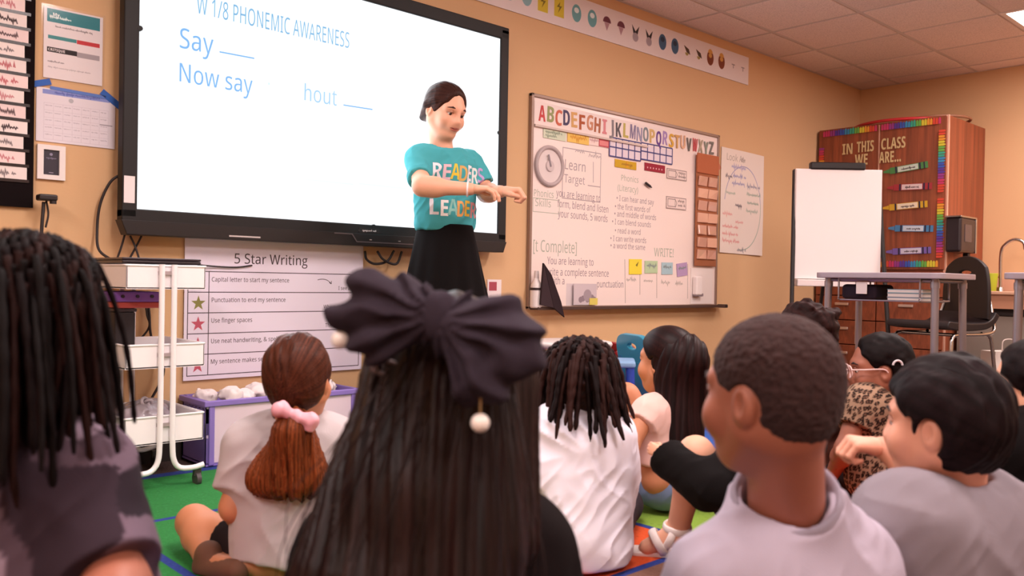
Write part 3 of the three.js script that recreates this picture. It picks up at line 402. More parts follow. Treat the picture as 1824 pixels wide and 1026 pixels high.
// ---------------------------------------------------------------- tall cabinet in the corner
{
  const X = 6.55, wood = noiseTex(256, 512, (i, j) => { const v = .88 + .1 * n3(i / 9, j / 120, 2) + .07 * n3(i / 2.2, j / 60, 5) + .05 * h3(i, j, 3); return [158 * v, 82 * v, 52 * v]; }, true, [1, 1]);
  const wm = new THREE.MeshStandardMaterial({ map: wood, roughness: .5 }), pale = mat(0xd9a890, .5), handle = mat(0xd2bcb2, .35, { metalness: .7 });
  const t = thing('tall_cabinet', 'tall reddish-brown wood cabinet in the room corner', 'cabinet', [X, 0, .515]);
  mesh('carcass', merge([span(.022, .772, .06, 2.005, -.5, -.48), span(.022, .772, .06, 2.005, .48, .5), span(.022, .772, 1.985, 2.005, -.48, .48), span(.022, .772, .06, .08, -.48, .48), span(.022, .772, .86, .88, -.48, .48), span(.752, .772, .08, 1.985, -.48, .48)]), wm, t);
  mesh('plinth', span(.06, .77, 0, .06, -.49, .49), baseMat, t);
  mesh('edge_trim', span(.012, .03, .06, 2.008, .485, .504), pale, t);
  for (const s of [-1, 1]) {
    const d = mesh('door', box(.02, 1.12, .49, .012, 1.435, s * .249, .003), wm, t); mesh('handle', tube([[-.001, 1.05, s * .03], [-.03, 1.06, s * .03], [-.03, 1.16, s * .03], [-.001, 1.17, s * .03]], .006, 20), handle, d);
    for (let k = 0; k < 4; k++) { const y = .765 - k * .193; const w = mesh('drawer', box(.02, .186, .49, .012, y, s * .249, .003), wm, t); mesh('handle', box(.016, .022, .11, -.008, y + .03, s * .249 - .02, .005), handle, w); }
  }
  mesh('door_gap_strip', span(-.001, .004, .885, 1.99, -.004, .004), pale, t);
  // strips of paper crayons along the door edges
  const rb = [0xc83a6a, 0x9a3a8c, 0x5a3a9c, 0x3a5ab8, 0x3a8fc0, 0x3aa88c, 0x6ab04a, 0xd8c83a, 0xe89a34, 0xd84a34];
  const mats = rb.map(c => mat(c, .75));
  const stripe = (label, y0, y1, z0, z1, ph) => {                    // crayons across the strip, points outward
    const s = thing('crayon_border', label, 'border strip', [X - .004, (y0 + y1) / 2, (z0 + z1) / 2], 0, 'rainbow crayon borders on the cabinet'), up = y1 - y0 > z1 - z0, L = up ? y1 - y0 : z1 - z0, n = Math.round(L / .02), runs = [];
    for (let k = 0; k < n; k++) { const c = -L / 2 + (k + .5) * L / n, w = L / n * .42, h = (up ? z1 - z0 : y1 - y0) / 2, e = h * (.75 + .25 * ((k * 37) % 5) / 4); const sh = extrude([[-w, -h], [w, -h], [w, e * .55], [w * .3, e], [-w * .3, e], [-w, e * .55]], .002); sh.rotateY(-PI / 2); if (up) sh.rotateX(PI / 2).translate(0, c, 0); else sh.translate(0, 0, c); const q = Math.floor(((k / n * (L / .42) + ph) % 1 + 1) % 1 * 10); if (!runs.length || runs[runs.length - 1][0] !== q) runs.push([q, []]); runs[runs.length - 1][1].push(sh); }
    runs.forEach(([k, g]) => mesh('crayon_points', merge(g), mats[k], s));
  };
  stripe('rainbow crayon border along the top of the left cabinet door', 1.945, 1.995, .06, .50, .0); stripe('rainbow crayon border along the top of the right cabinet door', 1.945, 1.995, .53, .97, .0);
  stripe('upright rainbow crayon border at the top right edge of the cabinet', 1.44, 1.9, .955, 1.005, -.1); stripe('upright rainbow crayon border lower on the right edge of the cabinet', .96, 1.40, .955, 1.005, -.05);
  stripe('rainbow crayon border along the foot of the cabinet doors', .895, .945, .47, .97, .7); stripe('short rainbow crayon border on the left edge of the cabinet', 1.5, 1.86, .03, .075, .3);
  // cut paper words
  const font = await new FontLoader().loadAsync('fonts/droid/droid_sans_bold.typeface.json'), kraft = mat(0xd9bf8c, .8);
  const word = (s, where, [, y, z], w) => { const g = new TextGeometry(s, { font, size: .085, depth: .003, curveSegments: 3 }); g.computeBoundingBox(); const q = g.boundingBox.max.x; g.scale(w / q, 1, 1); const m = mesh('paper_word', g, kraft); m.position.set(X - .002, y, z); m.rotation.y = -PI / 2; tag(m, `cream cut-paper word ${s} ${where}`, 'lettering', 'cut-paper words on the cabinet'); };
  word('IN', 'at the start of the upper line on the cabinet', [6.55, 1.787, .221], .085); word('THIS', 'on the left cabinet door beside the door gap', [6.55, 1.793, .34], .135); word('CLASS', 'on the right cabinet door', [6.55, 1.796, .53], .185); word('WE', 'on the lower line left of the door gap', [6.55, 1.693, .328], .10); word('ARE...', 'on the lower line right of the door gap', [6.55, 1.694, .519], .165);
  // paper crayons
  [['green', 0x4f8a4c, [6.55, 1.638, .719], .10], ['red', 0xa8323a, [6.55, 1.496, .751], -.02], ['yellow', 0xd8a92c, [6.55, 1.354, .721], .05], ['blue', 0x4a86b8, [6.55, 1.184, .766], -.04], ['purple', 0x7a62b0, [6.55, 1.015, .753], .03]].forEach(([n, c, [, y, z], rot]) => {
    const k = thing('paper_crayon', `${n} paper crayon on the right cabinet door`, 'paper crayon', [X - .0035, y, z], -PI / 2, 'paper crayons on the cabinet'); k.rotation.z = 0;
    const q = new THREE.Group(), m = mat(c, .7);
    const A = extrude([[-.115, -.024], [-.115, .024], [.165, .024], [.165, -.024]].map(([a, b]) => [a, b]), .002).rotateZ(rot); mesh('crayon_body', A, m, k);
    mesh('crayon_tip', extrude([[-.118, -.016], [-.118, .016], [-.165, .007], [-.165, -.007]], .002).rotateZ(rot), m, k);
    const tex = canvas(256, 64, x => { x.fillStyle = '#' + C(c).clone().lerp(C(0xffffff), .55).getHexString(); x.fillRect(0, 0, 256, 64); scrawl(x, 46, 42, 165, 30, '#3a2c34', 5); });
    mesh('crayon_label', box(.15, .04, .001, .02, 0, .003).rotateZ(rot), mat(0xffffff, .7, { map: tex }), k);
    mesh('crayon_stripe', merge([box(.012, .049, .001, -.068, 0, .003), box(.012, .049, .001, .108, 0, .003), box(.008, .049, .001, .14, 0, .003)]).rotateZ(rot), mat(0x2c2440, .7), k);
  });
  // hoop on top
  tag(mesh('hoop', new THREE.TorusGeometry(.38, .012, 10, 60).rotateX(PI / 2).translate(6.94, 2.02, .55), mat(0xc22a30, .4)), 'red plastic hoop lying on top of the tall cabinet', 'hoop');
  tag(mesh('hoop', new THREE.TorusGeometry(.25, .011, 10, 50).rotateX(PI / 2).translate(6.98, 2.044, .76), mat(0x9a6a50, .5)), 'smaller brownish hoop lying on the tall cabinet over the red hoop', 'hoop');
}
{ // paper towel dispenser on the cabinet side
  const a = [6.509, 1.257, 1.05], b = [6.879, 1.002, 1.05], w = (b[0] - a[0]) * .72, h = a[1] - b[1];
  const t = thing('towel_dispenser', 'black paper towel dispenser on the cabinet side', 'towel dispenser', [a[0] + w / 2 + .04, b[1], 1.017]);
  mesh('housing', box(w + .03, h, .11, 0, h / 2, .055, .02), mat(0x2a2126, .3), t); mesh('steel_edge', merge([box(.02, h * 1.02, .115, w / 2 + .02, h / 2, .0575, .006), box(w + .05, .014, .115, 0, h + .003, .0575, .005)]), chrome, t); mesh('lever', box(.05, .03, .04, w / 2 - .02, -.015, .06, .008), mat(0x15100f, .4), t); mesh('window_slot', box(w * .5, h * .5, .004, -.01, h * .55, .111, .001), mat(0x4a4248, .15), t);
}
{ // sink counter along the right wall
  const t = thing('sink_counter', 'counter with sink and grey base along the right wall', 'counter', [6.7, 0, 2.0]);
  const z0 = -.96, z1 = 1.6;
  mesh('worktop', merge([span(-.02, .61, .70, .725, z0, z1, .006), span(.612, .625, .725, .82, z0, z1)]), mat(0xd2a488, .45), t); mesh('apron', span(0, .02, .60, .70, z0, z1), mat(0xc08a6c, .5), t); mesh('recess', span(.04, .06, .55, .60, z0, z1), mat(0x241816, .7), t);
  for (let k = 0; k < 4; k++) { const a = z0 + k * .64, d = mesh('door', span(.03, .05, .07, .545, a + .004, a + .636, .003), mat(0x8c8076, .55), t); mesh('handle', box(.012, .1, .012, .024, .47, a + .58, .004), chrome, d); }
  mesh('plinth', span(.07, .6, 0, .07, z0, z1), baseMat, t); mesh('sink_bowl', new THREE.LatheGeometry([[.001, .57], [.12, .575], [.16, .64], [.17, .727], [.185, .729]].map(p => new THREE.Vector2(...p)), 32).scale(1, 1, 1.3).translate(.29, .002, .3), chrome, t);
  const p = [7.05, .804, 1.232], f = thing('faucet', 'tall chrome gooseneck faucet at the sink', 'faucet', [7.05, .725, p[2]]);
  mesh('base', cyl(.022, .028, .03, 0, .015, 0), chrome, f); mesh('spout', tube([[0, .02, 0], [0, .28, 0], [-.005, .35, .03], [-.01, .385, .09], [-.01, .365, .15], [-.01, .31, .165]], .012, 40, 12), chrome, f); mesh('lever', bar([0, .1, 0], [.02, .12, -.06], .006), chrome, f);
  const q = [6.98, .794, 1.192], s = thing('green_cup', 'lime green cup standing beside the faucet', 'cup', [6.98, .725, q[2]]);
  mesh('cup_body', new THREE.LatheGeometry([[0, 0], [.034, 0], [.045, .13], [.041, .13], [.031, .006], [0, .006]].map(v => new THREE.Vector2(...v)), 28), mat(0xa9b52c, .5), s); mesh('rim', new THREE.TorusGeometry(.043, .003, 8, 28).rotateX(PI / 2).translate(0, .13, 0), mat(0xb9c23c, .5), s);
}

// ---------------------------------------------------------------- rug of coloured squares
{
  const x0 = .25, x1 = 4.45, z0 = .24, z1 = 2.64, cw = .6;
  const tex = canvas(1680, 960, (c, W, H) => {
    c.fillStyle = '#20388a'; c.fillRect(0, 0, W, H);
    const pal = { g: '#1f7a34', l: '#86a83a', o: '#d8501e', r: '#b32a30', b: '#2a5cb0', p: '#7a3a9c', y: '#d8ac30', n: '#7a5648' };
    ['gggbp rl', 'ggylpbo', 'rgolnpy', 'bynorgl'].forEach((row, j) => { for (let i = 0; i < 7; i++) { c.fillStyle = pal[row.replace(' ', '')[i]]; c.fillRect(i * 240 + 5, j * 240 + 5, 230, 230); } }); c.strokeStyle = '#20388a'; c.lineWidth = 44; c.strokeRect(0, 0, W, H);
    for (let k = 0; k < 60000; k++) { c.fillStyle = rnd() < .5 ? 'rgba(0,0,0,.10)' : 'rgba(255,255,255,.07)'; c.fillRect(rnd() * W, rnd() * H, 2, 2); }
  });
  const t = thing('classroom_rug', 'classroom rug of coloured squares with blue lines under the children', 'rug', [x0, 0, z0]);
  mesh('pile', span(0, x1 - x0, 0, .008, 0, z1 - z0, .003), new THREE.MeshStandardMaterial({ map: null, color: 0x20388a, roughness: .98 }), t);
  const pg = new THREE.PlaneGeometry(x1 - x0, z1 - z0).rotateX(-PI / 2).translate((x1 - x0) / 2, .0086, (z1 - z0) / 2);
  mesh('printed_pile', pg, new THREE.MeshStandardMaterial({ map: tex, roughness: .98, bumpMap: grain, bumpScale: .002 }), t);
}
// ---------------------------------------------------------------- white three-tier trolley
{
  const white = mat(0xf8f3f6, .36), t = thing('rolling_cart', 'white three-tier rolling cart beside the writing poster', 'cart', [1.135, 0, .27]);
  const W = .135, L = .185;
  for (const [y, h] of [[.69, .08], [.42, .08], [.16, .095]]) {
    const d = mesh('tray', merge([span(-W, W, y, y + .006, -L, L), span(-W, W, y, y + h, L - .006, L, .002), span(-W, W, y, y + h, -L, -L + .006, .002), span(-W, -W + .006, y, y + h, -L, L, .002), span(W - .006, W, y, y + h, -L, L, .002)]), white, t);
    mesh('rim', tube([[-W, y + h, -L], [W, y + h, -L], [W, y + h, L], [-W, y + h, L]].flatMap((p, i, a) => [p, mix(p, a[(i + 1) % 4], .1), mix(p, a[(i + 1) % 4], .9)]), .004, 80, 6, true), white, d);
  }
  for (const s of [-1, 1]) for (const q of [-1, 1]) {
    const z = s * (L + .011);
    const p = mesh('tube_leg', tube([[q * .021, .775, z], [q * .021, .6, z], [q * .021, .35, z], [q * .022, .16, z], [q * .028, .1, z], [q * .05, .072, z], [q * .09, .07, z + s * .015], [q * .125, .078, z + s * .02]], .0095, 60, 12), white, t);
    const c = mesh('caster', merge([G(cyl(.024, .024, .016, 0, 0, 0, 20), q * .11, .025, z, 0, 0, PI / 2), box(.026, .03, .018, q * .11, .05, z, .003)]), mat(0x4a4244, .4), t);
  }
  for (const s of [-1, 1]) for (const y of [.74, .46, .22]) mesh('cross_clip', span(-.03, .03, y, y + .012, s * (L + .004) - .006, s * (L + .004) + .006), mat(0xb9acb0, .4, { metalness: .4 }), t);
  // things on the cart
  const l = thing('closed_laptop', 'dark flat closed laptop on top of the white cart', 'laptop', [1.13, .774, .26]);
  mesh('base', box(.27, .012, .34, 0, .008, 0, .005), mat(0x2a2024, .35), l); mesh('lid', box(.27, .008, .34, 0, .0185, 0, .0035), mat(0x33262c, .3), l); mesh('hinge', bar([.137, .014, -.12], [.137, .014, .12], .006), mat(0x191214, .4), l);
  cord('thin dark cord running from the laptop on the cart across the writing poster', [[1.25, .789, .2], [1.33, .79, .1], [1.45, .78, .03], [1.58, .776, .02], [1.66, .786, .018]], .003);
  // grey bag in the bottom tray
  const bagF = uni(.03, ell([1.13, .225, .22], [.1, .045, .13]), ell([1.10, .245, .3], [.07, .035, .09]), ell([1.18, .24, .17], [.06, .035, .09]));
  const g = skinOf((x, y, z) => bagF(x, y, z) + .012 * n3(x * 30, y * 40, z * 30), [[.98, .15, .03], [1.28, .31, .46]], .007);
  const b = thing('plastic_bag', 'grey crumpled plastic bag in the bottom tray of the cart', 'bag', [1.135, .17, .27]); mesh('bag_body', g.translate(-1.135, -.17, -.27), new THREE.MeshPhysicalMaterial({ color: 0x9a8f96, roughness: .25, clearcoat: .6 }), b); mesh('bag_knot', G(new THREE.TorusKnotGeometry(.014, .006, 40, 6), -.02, .115, .06), mat(0xb0a6ac, .3), b);
  // purple tray on a dark box, left of the cart
  const k = thing('storage_box', 'dark box standing at the back of the middle cart tray', 'box', [1.07, .427, .19]), km = mat(0x1a0e11, .6);
  mesh('box_body', span(-.05, .02, 0, .18, -.09, .1, .006), km, k); mesh('box_lid', span(-.054, .024, .18, .192, -.094, .104, .004), mat(0x2c1c20, .5), k);
  const r = thing('purple_tray', 'purple and red tray on the dark box under the top cart tray', 'tray', [1.09, .62, .19]);
  mesh('red_base', span(-.075, .085, 0, .022, -.1, .11, .006), mat(0xb84a44, .5), r); mesh('purple_rim', span(-.08, .09, .022, .058, -.105, .115, .008), mat(0x8652b4, .5), r); for (let i = 0; i < 3; i++) mesh('knob', G(cyl(.006, .006, .006, 0, 0, 0, 14), -.05 + i * .05, .042, .117, PI / 2), mat(0x2a1c30, .5), r);
}
// ---------------------------------------------------------------- purple crate with white bundles
{
  const t = thing('purple_crate', 'purple slotted plastic crate with a pale front below the writing poster', 'crate', [1.68, 0, .14]);
  const pm = mat(0x8f78c8, .45), x0 = -.31, x1 = .36, z0 = -.115, z1 = .11, h = .262;
  mesh('floor_panel', span(x0, x1, .012, .024, z0, z1), pm, t);
  const side = (x) => { const g = []; g.push(span(x, x + .01, .02, .12, z0, z1), span(x, x + .01, h - .035, h, z0, z1)); for (let k = 0; k < 8; k++) { const a = z0 + k * (z1 - z0) / 7; g.push(span(x, x + .01, .12, h - .03, a - .008 + (k ? 0 : .008), a + .008 - (k === 7 ? .008 : 0))); } return merge(g); };
  mesh('slotted_side', side(x0), pm, t); mesh('slotted_side', side(x1 - .01), pm, t);
  mesh('back_panel', span(x0, x1, .02, h, z0, z0 + .01), pm, t); mesh('front_panel', span(x0, x1, .02, h - .02, z1 - .01, z1), mat(0xe8d2e0, .5), t);
  mesh('rim', merge([span(x0 - .012, x1 + .012, h - .022, h, z1 - .006, z1 + .012, .004), span(x0 - .012, x1 + .012, h - .022, h, z0 - .012, z0 + .006, .004), span(x0 - .012, x0 + .006, h - .022, h, z0, z1, .004), span(x1 - .006, x1 + .012, h - .022, h, z0, z1, .004)]), pm, t);
  for (const x of [x0 + .02, x1 - .02]) mesh('corner_post', box(.022, h - .03, .022, x, h / 2, z1 - .004, .004), pm, t);
  const tex = canvas(360, 200, (c, W, H) => { c.fillStyle = '#b9dcd8'; c.fillRect(0, 0, W, H); scrawl(c, 60, 70, 220, 34, '#88b4b4', 5); scrawl(c, 90, 130, 160, 28, '#a4c8c8', 5); });
  mesh('label_card', span(-.20, .10, .05, .17, z1, z1 + .003), paperM(tex), t);
  for (const x of [x0 + .03, x1 - .03]) for (const z of [z0 + .03, z1 - .03]) mesh('foot', cyl(.014, .016, .014, x, .007, z, 14), mat(0x4a4060, .5), t);
  for (let k = 0; k < 9; k++) {
    const cx = 1.68 + x0 + .05 + k * .068, cy = .258 + .012 * (k % 2), cz = .16 + .03 * ((k * 3) % 4 - 1.5);
    const f = ell([0, 0, 0], [.046, .034, .052]); const g = skinOf((x, y, z) => f(x, y, z) + .009 * n3(x * 55 + k * 7, y * 55, z * 55), [[-.06, -.05, -.065], [.06, .05, .065]], .0065);
    const m = mesh('paper_bundle', g, mat(0xece0e0, .8)); m.position.set(cx, cy, cz); tag(m, `crumpled white bundle in the purple crate, ${['leftmost of the row', 'second from the left', 'third from the left', 'fourth from the left', 'middle of the row', 'fourth from the right', 'third from the right', 'second from the right', 'rightmost of the row'][k]}`, 'bundle', 'white bundles in the purple crate');
  }
  tag(mesh('filler_cloth', span(1.68 + x0 + .03, 1.68 + x1 - .03, .03, .21, .14 + z0 + .024, .14 + z1 - .024, .02), cloth(0x5a4a5c)), 'dark folded cloth filling the purple crate under the white bundles', 'cloth');
}
// ---------------------------------------------------------------- low white table and toy seats by the wall
{
  const t = thing('low_table', 'low white round-topped table by the wall behind the child with locs', 'table', [3.288, .009, .34]), white = mat(0xf2e6e4, .4);
  mesh('table_top', new THREE.LatheGeometry([[0, .365], [.18, .365], [.195, .372], [.2, .385], [.195, .395], [.18, .398], [0, .398]].map(p => new THREE.Vector2(...p)), 48), white, t);
  for (let k = 0; k < 4; k++) { const a = k * PI / 2 + .6; mesh('leg', bar([.13 * Math.cos(a), .37, .13 * Math.sin(a)], [.165 * Math.cos(a), 0, .165 * Math.sin(a)], .016), white, t); }
  mesh('lower_tray', new THREE.LatheGeometry([[0, .27], [.15, .27], [.16, .34], [.155, .34], [.145, .278], [0, .278]].map(p => new THREE.Vector2(...p)), 40), mat(0xe4d6d8, .5), t);
  t.scale.set(1.12, 1.06, 1.12);
  const b = thing('cloth_bag', 'dark mauve bag standing in front of the low white table', 'bag', [2.92, .009, .66]);
  const f = uni(.04, cap([-.05, .08, 0], [.05, .08, 0], .07), cap([-.04, .26, 0], [.04, .26, 0], .05)); mesh('bag_body', skinOf((x, y, z) => f(x, y, z) + .008 * n3(x * 22, y * 16, z * 22), [[-.15, -.01, -.12], [.15, .36, .12]], .009), cloth(0x6a4a56), b); mesh('handle', tube([[-.04, .29, 0], [-.035, .36, .01], [.035, .36, .01], [.04, .29, 0]], .006, 24), cloth(0x4a3440), b);
}
function rocker(name, label, color, edge, x, z, turn) {               // moulded seat on a rocker curve, back with a hand hole
  const t = thing(name, label, 'toy seat', [x, .009, z], turn, 'moulded toy seats'), m = mat(color, .4), e = mat(edge, .45);
  const line = [[.22, .15], [.12, .09], [0, .075], [-.09, .12], [-.14, .22], [-.17, .34]], w = .016;
  const c = new THREE.SplineCurve(line.map(p => new THREE.Vector2(...p))), up = [], dn = []; for (let i = 0; i <= 24; i++) { const p = c.getPoint(i / 24), q = c.getTangent(i / 24); up.push([p.x - q.y * w, p.y + q.x * w]); dn.unshift([p.x + q.y * w, p.y - q.x * w]); }
  mesh('seat_shell', extrude([...up, ...dn], .24, .004).translate(0, 0, -.12), m, t);
  for (const s of [-1, 1]) mesh('rocker_side', extrude((() => { const o = new THREE.Shape(); o.moveTo(.24, .17); o.quadraticCurveTo(.14, .0, 0, .002); o.quadraticCurveTo(-.16, .0, -.19, .36); o.lineTo(-.165, .36); o.quadraticCurveTo(-.13, .1, 0, .07); o.quadraticCurveTo(.12, .08, .22, .17); return o; })(), .022, .004).translate(0, 0, s * .125 - .011), e, t);
  const b = new THREE.Shape(); b.moveTo(-.15, -.06); b.lineTo(.15, -.06); b.lineTo(.15, .04); b.quadraticCurveTo(.15, .12, .07, .125); b.lineTo(-.07, .125); b.quadraticCurveTo(-.15, .12, -.15, .04); b.closePath(); const h = new THREE.Path(); h.absellipse(0, .07, .045, .02, 0, PI * 2, true); b.holes.push(h);
  mesh('back_panel', extrude(b, .02, .004, 16).translate(0, 0, -.01).rotateY(PI / 2).rotateZ(.2).translate(-.175, .35, 0), m, t);
  return t;
}
rocker('toy_seat', 'teal moulded toy seat with a hand hole beside the girl in pink', 0x2c8aa8, 0x2a6f98, 3.505, .80, -.35);
rocker('toy_seat', 'red moulded toy seat leaning behind the teal toy seat', 0x9c141c, 0x8a1016, 3.70, .51, -.2).scale.set(.9, .86, .9);
{
  const t = thing('play_stool', 'small blue stool with a pale blue seat left of the teal toy seat', 'stool', [3.093, -.01, .818], .7), bl = mat(0x2440a0, .45);
  mesh('seat', box(.22, .03, .18, 0, .375, 0, .012), mat(0x7fa4cc, .45), t); for (const [a, b] of [[-1, -1], [1, -1], [-1, 1], [1, 1]]) mesh('leg', bar([a * .08, .365, b * .065], [a * .092, .02, b * .076], .02), bl, t); mesh('rail', merge([box(.15, .03, .02, 0, .3, .07, .004), box(.15, .03, .02, 0, .3, -.07, .004)]), bl, t);
}
// ---------------------------------------------------------------- easel, desks, chair, bag
{
  const t = thing('flip_easel', 'white easel pad on black legs in front of the cabinet', 'easel', [5.38, 0, .76], VIEW), bk = mat(0x1c1416, .45), wh = mat(0xf6eceb, .6);
  mesh('board', box(.575, .72, .018, 0, 1.145, 0, .003), mat(0x2a2022, .5), t); 
  mesh('paper_pad', box(.565, .715, .02, 0, 1.148, .018, .003), wh, t); for (let k = 1; k < 4; k++) mesh('paper_sheet', box(.563 - k * .002, .712, .0016, 0, 1.146 - k * .001, .0285 + k * .0018), wh, t);
  mesh('clip_bar', box(.36, .05, .05, -.01, 1.525, .02, .012), bk, t); mesh('lower_tray', box(.5, .045, .07, -.02, .76, .03, .006), mat(0xe9dcdc, .5), t);
  for (const s of [-1, 1]) { mesh('leg', bar([s * .275, 1.5, -.02], [s * .33, 0, .14], .014), bk, t); }
  mesh('rear_leg', bar([0, 1.45, -.03], [0, 0, -.42], .012), bk, t); mesh('side_knob', merge([cyl(.02, .02, .02, 0, 0, 0, 16)]).rotateZ(PI / 2).translate(.30, .95, .02), bk, t); mesh('side_bracket', box(.02, .1, .03, -.30, .78, .05, .004), bk, t);
}
const greyTop = mat(0x9d8f98, .35), tubeM = mat(0x9c949c, .35, { metalness: .75 });
function desk(label, x, z, group) {
  const t = thing('student_desk', label, 'desk', [x, .009, z], 0, group), W = .235, L = .31;
  const s = new THREE.Shape(); const r = .05; s.moveTo(-W + r, -L); s.lineTo(W - r, -L); s.quadraticCurveTo(W, -L, W, -L + r); s.lineTo(W, L - r); s.quadraticCurveTo(W, L, W - r, L); s.lineTo(-W + r, L); s.quadraticCurveTo(-W, L, -W, L - r); s.lineTo(-W, -L + r); s.quadraticCurveTo(-W, -L, -W + r, -L);
  mesh('top', extrude(s, .02, .004).rotateX(-PI / 2).translate(0, .778, 0), greyTop, t);
  for (const [a, b] of [[-1, 1], [1, 1], [-1, -1], [1, -1]]) { const l = mesh('leg', merge([bar([a * .175, .775, b * .262], [a * .18, .42, b * .266], .0175, 18), bar([a * .18, .44, b * .266], [a * .183, .02, b * .268], .0135, 18)]), tubeM, t); mesh('foot_glide', cyl(.017, .02, .02, a * .183, .011, b * .268, 16), mat(0x2a2226, .6), l); mesh('collar', cyl(.021, .021, .03, a * .175, .745, b * .262, 18), tubeM, l); }
  mesh('apron_rail', merge([bar([-.175, .765, -.262], [-.175, .765, .262], .009), bar([.175, .765, -.262], [.175, .765, .262], .009), bar([-.175, .765, -.262], [.175, .765, -.262], .009), bar([-.175, .765, .262], [.175, .765, .262], .009)]), tubeM, t);
  const wire = []; for (const z2 of [-.2, .2]) wire.push(tube([[-.19, .775, z2], [-.19, .68, z2], [-.17, .665, z2], [.15, .665, z2], [.17, .68, z2], [.17, .775, z2]], .005, 40, 8)); for (const q of [-.185, -.06, .06, .165]) wire.push(bar([q, .665, -.2], [q, .665, .2], .0045)); wire.push(bar([-.19, .77, -.2], [-.19, .77, .2], .005));
  mesh('book_rack', merge(wire), tubeM, t); return t;
}
desk('grey student desk with wire book rack, the whole one in front of the easel', 4.365, 1.571, 'grey student desks');
desk('grey student desk cut by the right picture edge', 4.19, 2.5, 'grey student desks');
tag(mesh('storage_pouch', box(.22, .075, .18, 4.31, .715, 1.46, .02), cloth(0x2e2430)), 'dark pouch in the left half of the desk rack', 'pouch');
tag(mesh('white_tag', box(.004, .06, .055, 4.172, .735, 1.49, .001), mat(0xf0e4e2, .7)), 'white tag hanging at the front of the desk rack', 'tag');
for (let k = 0; k < 3; k++) { const b = thing('book', ['blue-grey book at the bottom of the pile in the desk rack', 'pale grey book in the middle of the pile in the desk rack', 'thin teal book on top of the pile in the desk rack'][k], 'book', [4.30, .674 + k * .02, 1.69], 0, 'books in the desk rack'); mesh('cover', merge([box(.2, .003, .17, 0, 0, 0), box(.2, .003, .17, 0, .016, 0), box(.003, .019, .17, .1, .008, 0)]), mat([0x7f90a8, 0xa9a9b4, 0x6f9aa6][k], .5), b); mesh('pages', box(.195, .013, .165, -.002, .008, 0), mat(0xe4d8d4, .8), b); }
{
  const t = thing('student_chair', 'black plastic chair with a bent chrome frame behind the desk', 'chair', [5.70, 0, 1.32], VIEW + .55), bk = mat(0x1c1214, .5);
  const seat = extrude((() => { const s = new THREE.Shape(); s.moveTo(-.27, .02); s.quadraticCurveTo(-.275, .045, -.25, .05); s.quadraticCurveTo(-.1, .03, .1, .035); s.quadraticCurveTo(.2, .04, .24, .10); s.lineTo(.27, .085); s.quadraticCurveTo(.22, .015, .1, .005); s.quadraticCurveTo(-.1, -.005, -.2, .01); s.quadraticCurveTo(-.25, .015, -.27, .02); return s; })(), .40, .006).translate(0, .485, -.2); mesh('seat', seat, bk, t);
  mesh('backrest', extrude((() => { const s = new THREE.Shape(); s.moveTo(-.2, .0); s.lineTo(.2, .0); s.quadraticCurveTo(.21, .22, .17, .32); s.quadraticCurveTo(.1, .39, 0, .39); s.quadraticCurveTo(-.1, .39, -.17, .32); s.quadraticCurveTo(-.21, .22, -.2, 0); const h = new THREE.Path(); h.absellipse(0, .29, .06, .018, 0, 2 * PI, true); s.holes.push(h); return s; })(), .014, .006, 20).rotateY(PI / 2 - .35).translate(.24, .555, 0), bk, t);
  for (const s of [-1, 1]) { mesh('frame_side', tube([[.262, .66, s * .15], [.25, .58, s * .17], [.22, .465, s * .19], [-.15, .455, s * .19], [-.205, .44, s * .19], [-.225, .38, s * .195], [-.25, .02, s * .2]], .0115, 70, 12), chrome, t); mesh('rear_leg', tube([[.12, .46, s * .18], [.2, .44, s * .185], [.225, .38, s * .19], [.28, .02, s * .2]], .0115, 40, 12), chrome, t); }
  mesh('cross_bar', bar([-.15, .455, -.19], [-.15, .455, .19], .0105), chrome, t);
}
{
  const [x, z] = [6.28, 1.5], t = thing('paper_bag', 'white paper bag on the floor behind the chair', 'bag', [x, 0, z], VIEW + .3);
  mesh('bag_body', (() => { const g = new THREE.BoxGeometry(.26, .33, .14, 8, 8, 4).translate(0, .166, 0), P = g.attributes.position; for (let i = 0; i < P.count; i++) { const y = P.getY(i); P.setX(i, P.getX(i) * (1 + .08 * y) + .006 * n3(P.getX(i) * 20, y * 20, 3)); P.setZ(i, P.getZ(i) * (1 - .5 * y) + .008 * n3(P.getX(i) * 18, y * 15, P.getZ(i) * 18)); } g.computeVertexNormals(); return g; })(), mat(0xe6d8d0, .8), t);
  mesh('handle', tube([[-.05, .32, .03], [-.045, .4, .035], [.045, .4, .035], [.05, .32, .03]], .004, 24), mat(0xd0c0b8, .8), t);
}

// ---------------------------------------------------------------- people
// Their joints are given in metres: to the right, above the floor and (negative) ahead of the place the picture is taken from; a person's group turns by VIEW.
const Q = (yaw, pitch = 0, roll = 0) => { const m = new THREE.Matrix4().makeRotationFromEuler(new THREE.Euler(pitch, yaw, roll, 'YXZ')).elements; return { fw: v => [m[0] * v[0] + m[4] * v[1] + m[8] * v[2], m[1] * v[0] + m[5] * v[1] + m[9] * v[2], m[2] * v[0] + m[6] * v[1] + m[10] * v[2]], bw: v => [m[0] * v[0] + m[1] * v[1] + m[2] * v[2], m[4] * v[0] + m[5] * v[1] + m[6] * v[2], m[8] * v[0] + m[9] * v[1] + m[10] * v[2]] }; };
function headFrame({ c, yaw, pitch = 0, roll = 0, s = 1 }) {
  const q = Q(R(yaw), R(pitch), R(roll)); return { c, s, q, out: v => add(c, mul(q.fw(v), s)), inn: p => mul(q.bw(sub(p, c)), 1 / s), field: f => (x, y, z) => { const v = q.bw([x - c[0], y - c[1], z - c[2]]); return f(v[0] / s, v[1] / s, v[2] / s) * s; } };
}
const cranium = uni(.03, ell([0, .035, -.012], [.074, .08, .092]), ell([0, -.012, -.03], [.06, .062, .062]));
